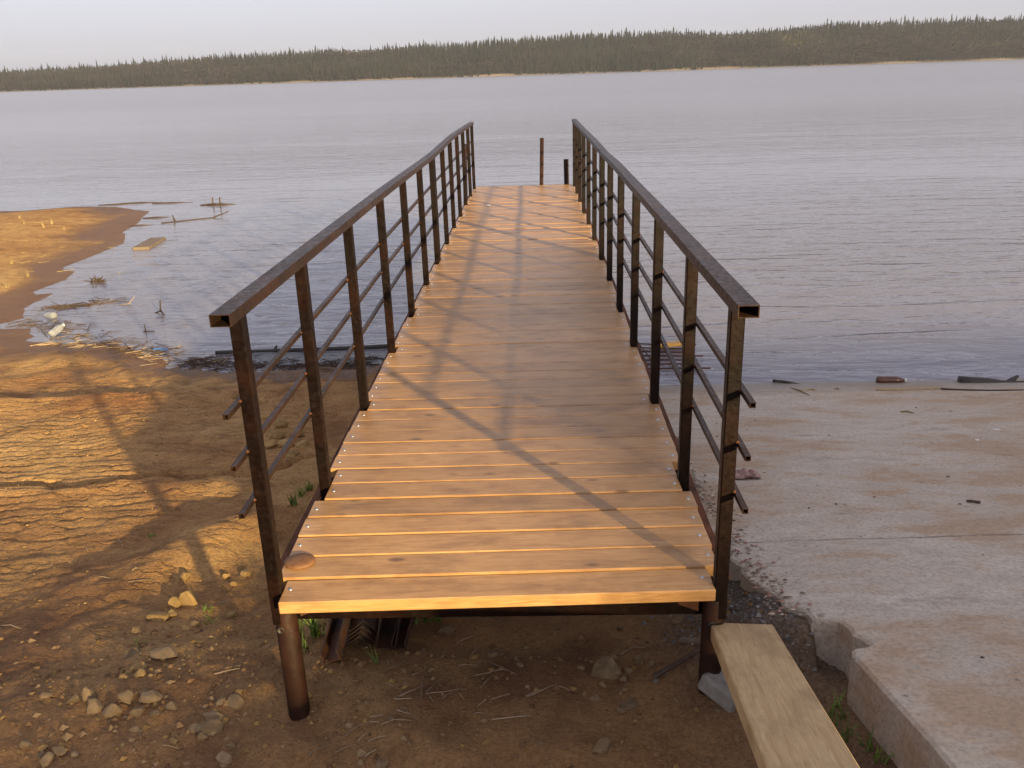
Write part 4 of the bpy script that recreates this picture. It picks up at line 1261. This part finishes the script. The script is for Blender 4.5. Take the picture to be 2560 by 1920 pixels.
# rag on the ramp edge
fx = np.linspace(-0.5, 0.5, 20)
X, Y = np.meshgrid(fx, fx)
pc = on_slab(1862, 1190)
msk = 0.14 + 0.03 * fbm(X * 3, Y * 3, 2, 2)
xr, yr = pc.x + X * 0.17 + .02 * fbm(Y * 4, X, 2, 3), pc.y + Y * 0.15 + .03 * fbm(X * 4, Y, 2, 5)
zr = slab_z(yr) + 0.006 + 0.06 * np.abs(fbm(X * 4, Y * 4, 3, 12)) * (1 - (np.abs(X) * 2) ** 3)
I = np.arange(X.size).reshape(X.shape)
Fq = np.stack([I[:-1, :-1], I[:-1, 1:], I[1:, 1:], I[1:, :-1]], -1).reshape(-1, 4)
tag(big_mesh('rag', np.stack([xr, yr, zr], -1).reshape(-1, 3), Fq, 'rag'), 'crumpled pinkish rag on the ramp beside the right front post', 'rag')
for px, py in ((2490, 1074), (2443, 1101)):
    q = on_slab(px, py)
    o = rock('plastic_flake', 'white', (q.x, q.y, q.z + 0.004), (0.07 if px > 2450 else 0.03, 0.03, 0.012), 300 + px)
    tag(o, 'small white flake lying on the open concrete ramp', 'litter', 'white flakes on the ramp')
q = on_z(1222, 515, deck_z(9))
o = rock('paper_scrap', 'white', (q.x, q.y, deck_z(9) + 0.008), (0.10, 0.06, 0.02), 333)
tag(o, 'crumpled white paper scrap on the far planks of the pier', 'litter')

# ------------------------------------------------------------------ unseen shrubs added on the bank behind, shaped to shade foreground and deck
def skyline(u):  # crown heights set from the wanted shade; left rise replaces the viewer's shadow
    return float(np.interp(u, [-9, -3, -2.4, -1.5, -1.1, 0.2, 0.6, 0.95, 1.6, 2.8, 3.6, 4.2, 5.0, 9, 14],
                           [0.3, 0.05, -0.05, -0.10, -0.24, -0.28, -0.20, 0.35, 0.80, 1.12, 1.15, 0.6, -0.2, -0.7, -0.9]))
def shade_shrub(u, a, top, seed, n=900, wide=0.62):
    rn = np.random.RandomState(seed)
    x, y = 0.832 * u - 0.555 * a, 0.555 * u + 0.832 * a
    zg_ = float(gz(x, y))
    H = top - zg_
    root = obj('shade_shrub', None, None, (x, y, zg_))
    tag(root, 'leafy growth added out of view on the bank to shade the shore and deck', 'shade_shrub', 'shade shrubs added on the bank')
    st = MB()
    for k in range(6):
        th = rn.rand() * 6.28
        st.tube([(0, 0, -0.1), (math.cos(th) * .12, math.sin(th) * .12, H * .4), (math.cos(th) * .35, math.sin(th) * .35, H * .8)], [0.03, 0.02, 0.008], 5)
    st.build('stem', 'darktwig', root)
    V, Fp = [], []
    for k in range(n):
        t = rn.rand() ** 0.7
        w_ = wide * (1 - 0.35 * t)
        c_ = np.array([rn.normal() * w_ * .6, rn.normal() * w_ * .6, H * (0.02 + 0.96 * t) - abs(rn.normal()) * 0.05])
        e1 = rn.normal(size=3); e1 /= np.linalg.norm(e1); e2 = rn.normal(size=3); e2 /= np.linalg.norm(e2)
        s = rn.uniform(0.05, 0.10)
        o_ = len(V)
        V += [c_ - e1 * s, c_ + e2 * s * .5, c_ + e1 * s, c_ - e2 * s * .5]
        Fp.append((o_, o_ + 1, o_ + 2, o_ + 3))
    f = big_mesh('foliage', np.array(V), np.array(Fp), 'leaf', None, False)
    f.parent = root
for k, u in enumerate(np.arange(-8, 13.1, 0.55)):
    a = -25 + random.uniform(-0.6, 0.6)
    shade_shrub(u, a, 0.2208 * -a + skyline(u) + random.uniform(-0.10, 0.05), 400 + k, 900 if not 0.8 < u < 4.5 else 2400, 0.62 if not 0.8 < u < 4.5 else 0.55)

# ------------------------------------------------------------------ haze over the lake
hb = MB().box((0, 1100, 42), (3400, 2600, 94)).mesh('haze', 'hill')
hm = bpy.data.materials.new('haze_air')
hm.use_nodes = True
hn = hm.node_tree
hn.nodes.clear()
pv = hn.nodes.new('ShaderNodeVolumePrincipled')
pv.inputs['Color'].default_value = (0.80, 0.86, 1.0, 1)
pv.inputs['Density'].default_value = 0.00011
pv.inputs['Anisotropy'].default_value = 0.0
ho = hn.nodes.new('ShaderNodeOutputMaterial')
hn.links.new(pv.outputs[0], ho.inputs['Volume'])
hb.materials.clear(); hb.materials.append(hm)
hz = obj('haze', hb)
tag(hz, 'pale haze hanging over the lake', 'haze', kind='stuff')
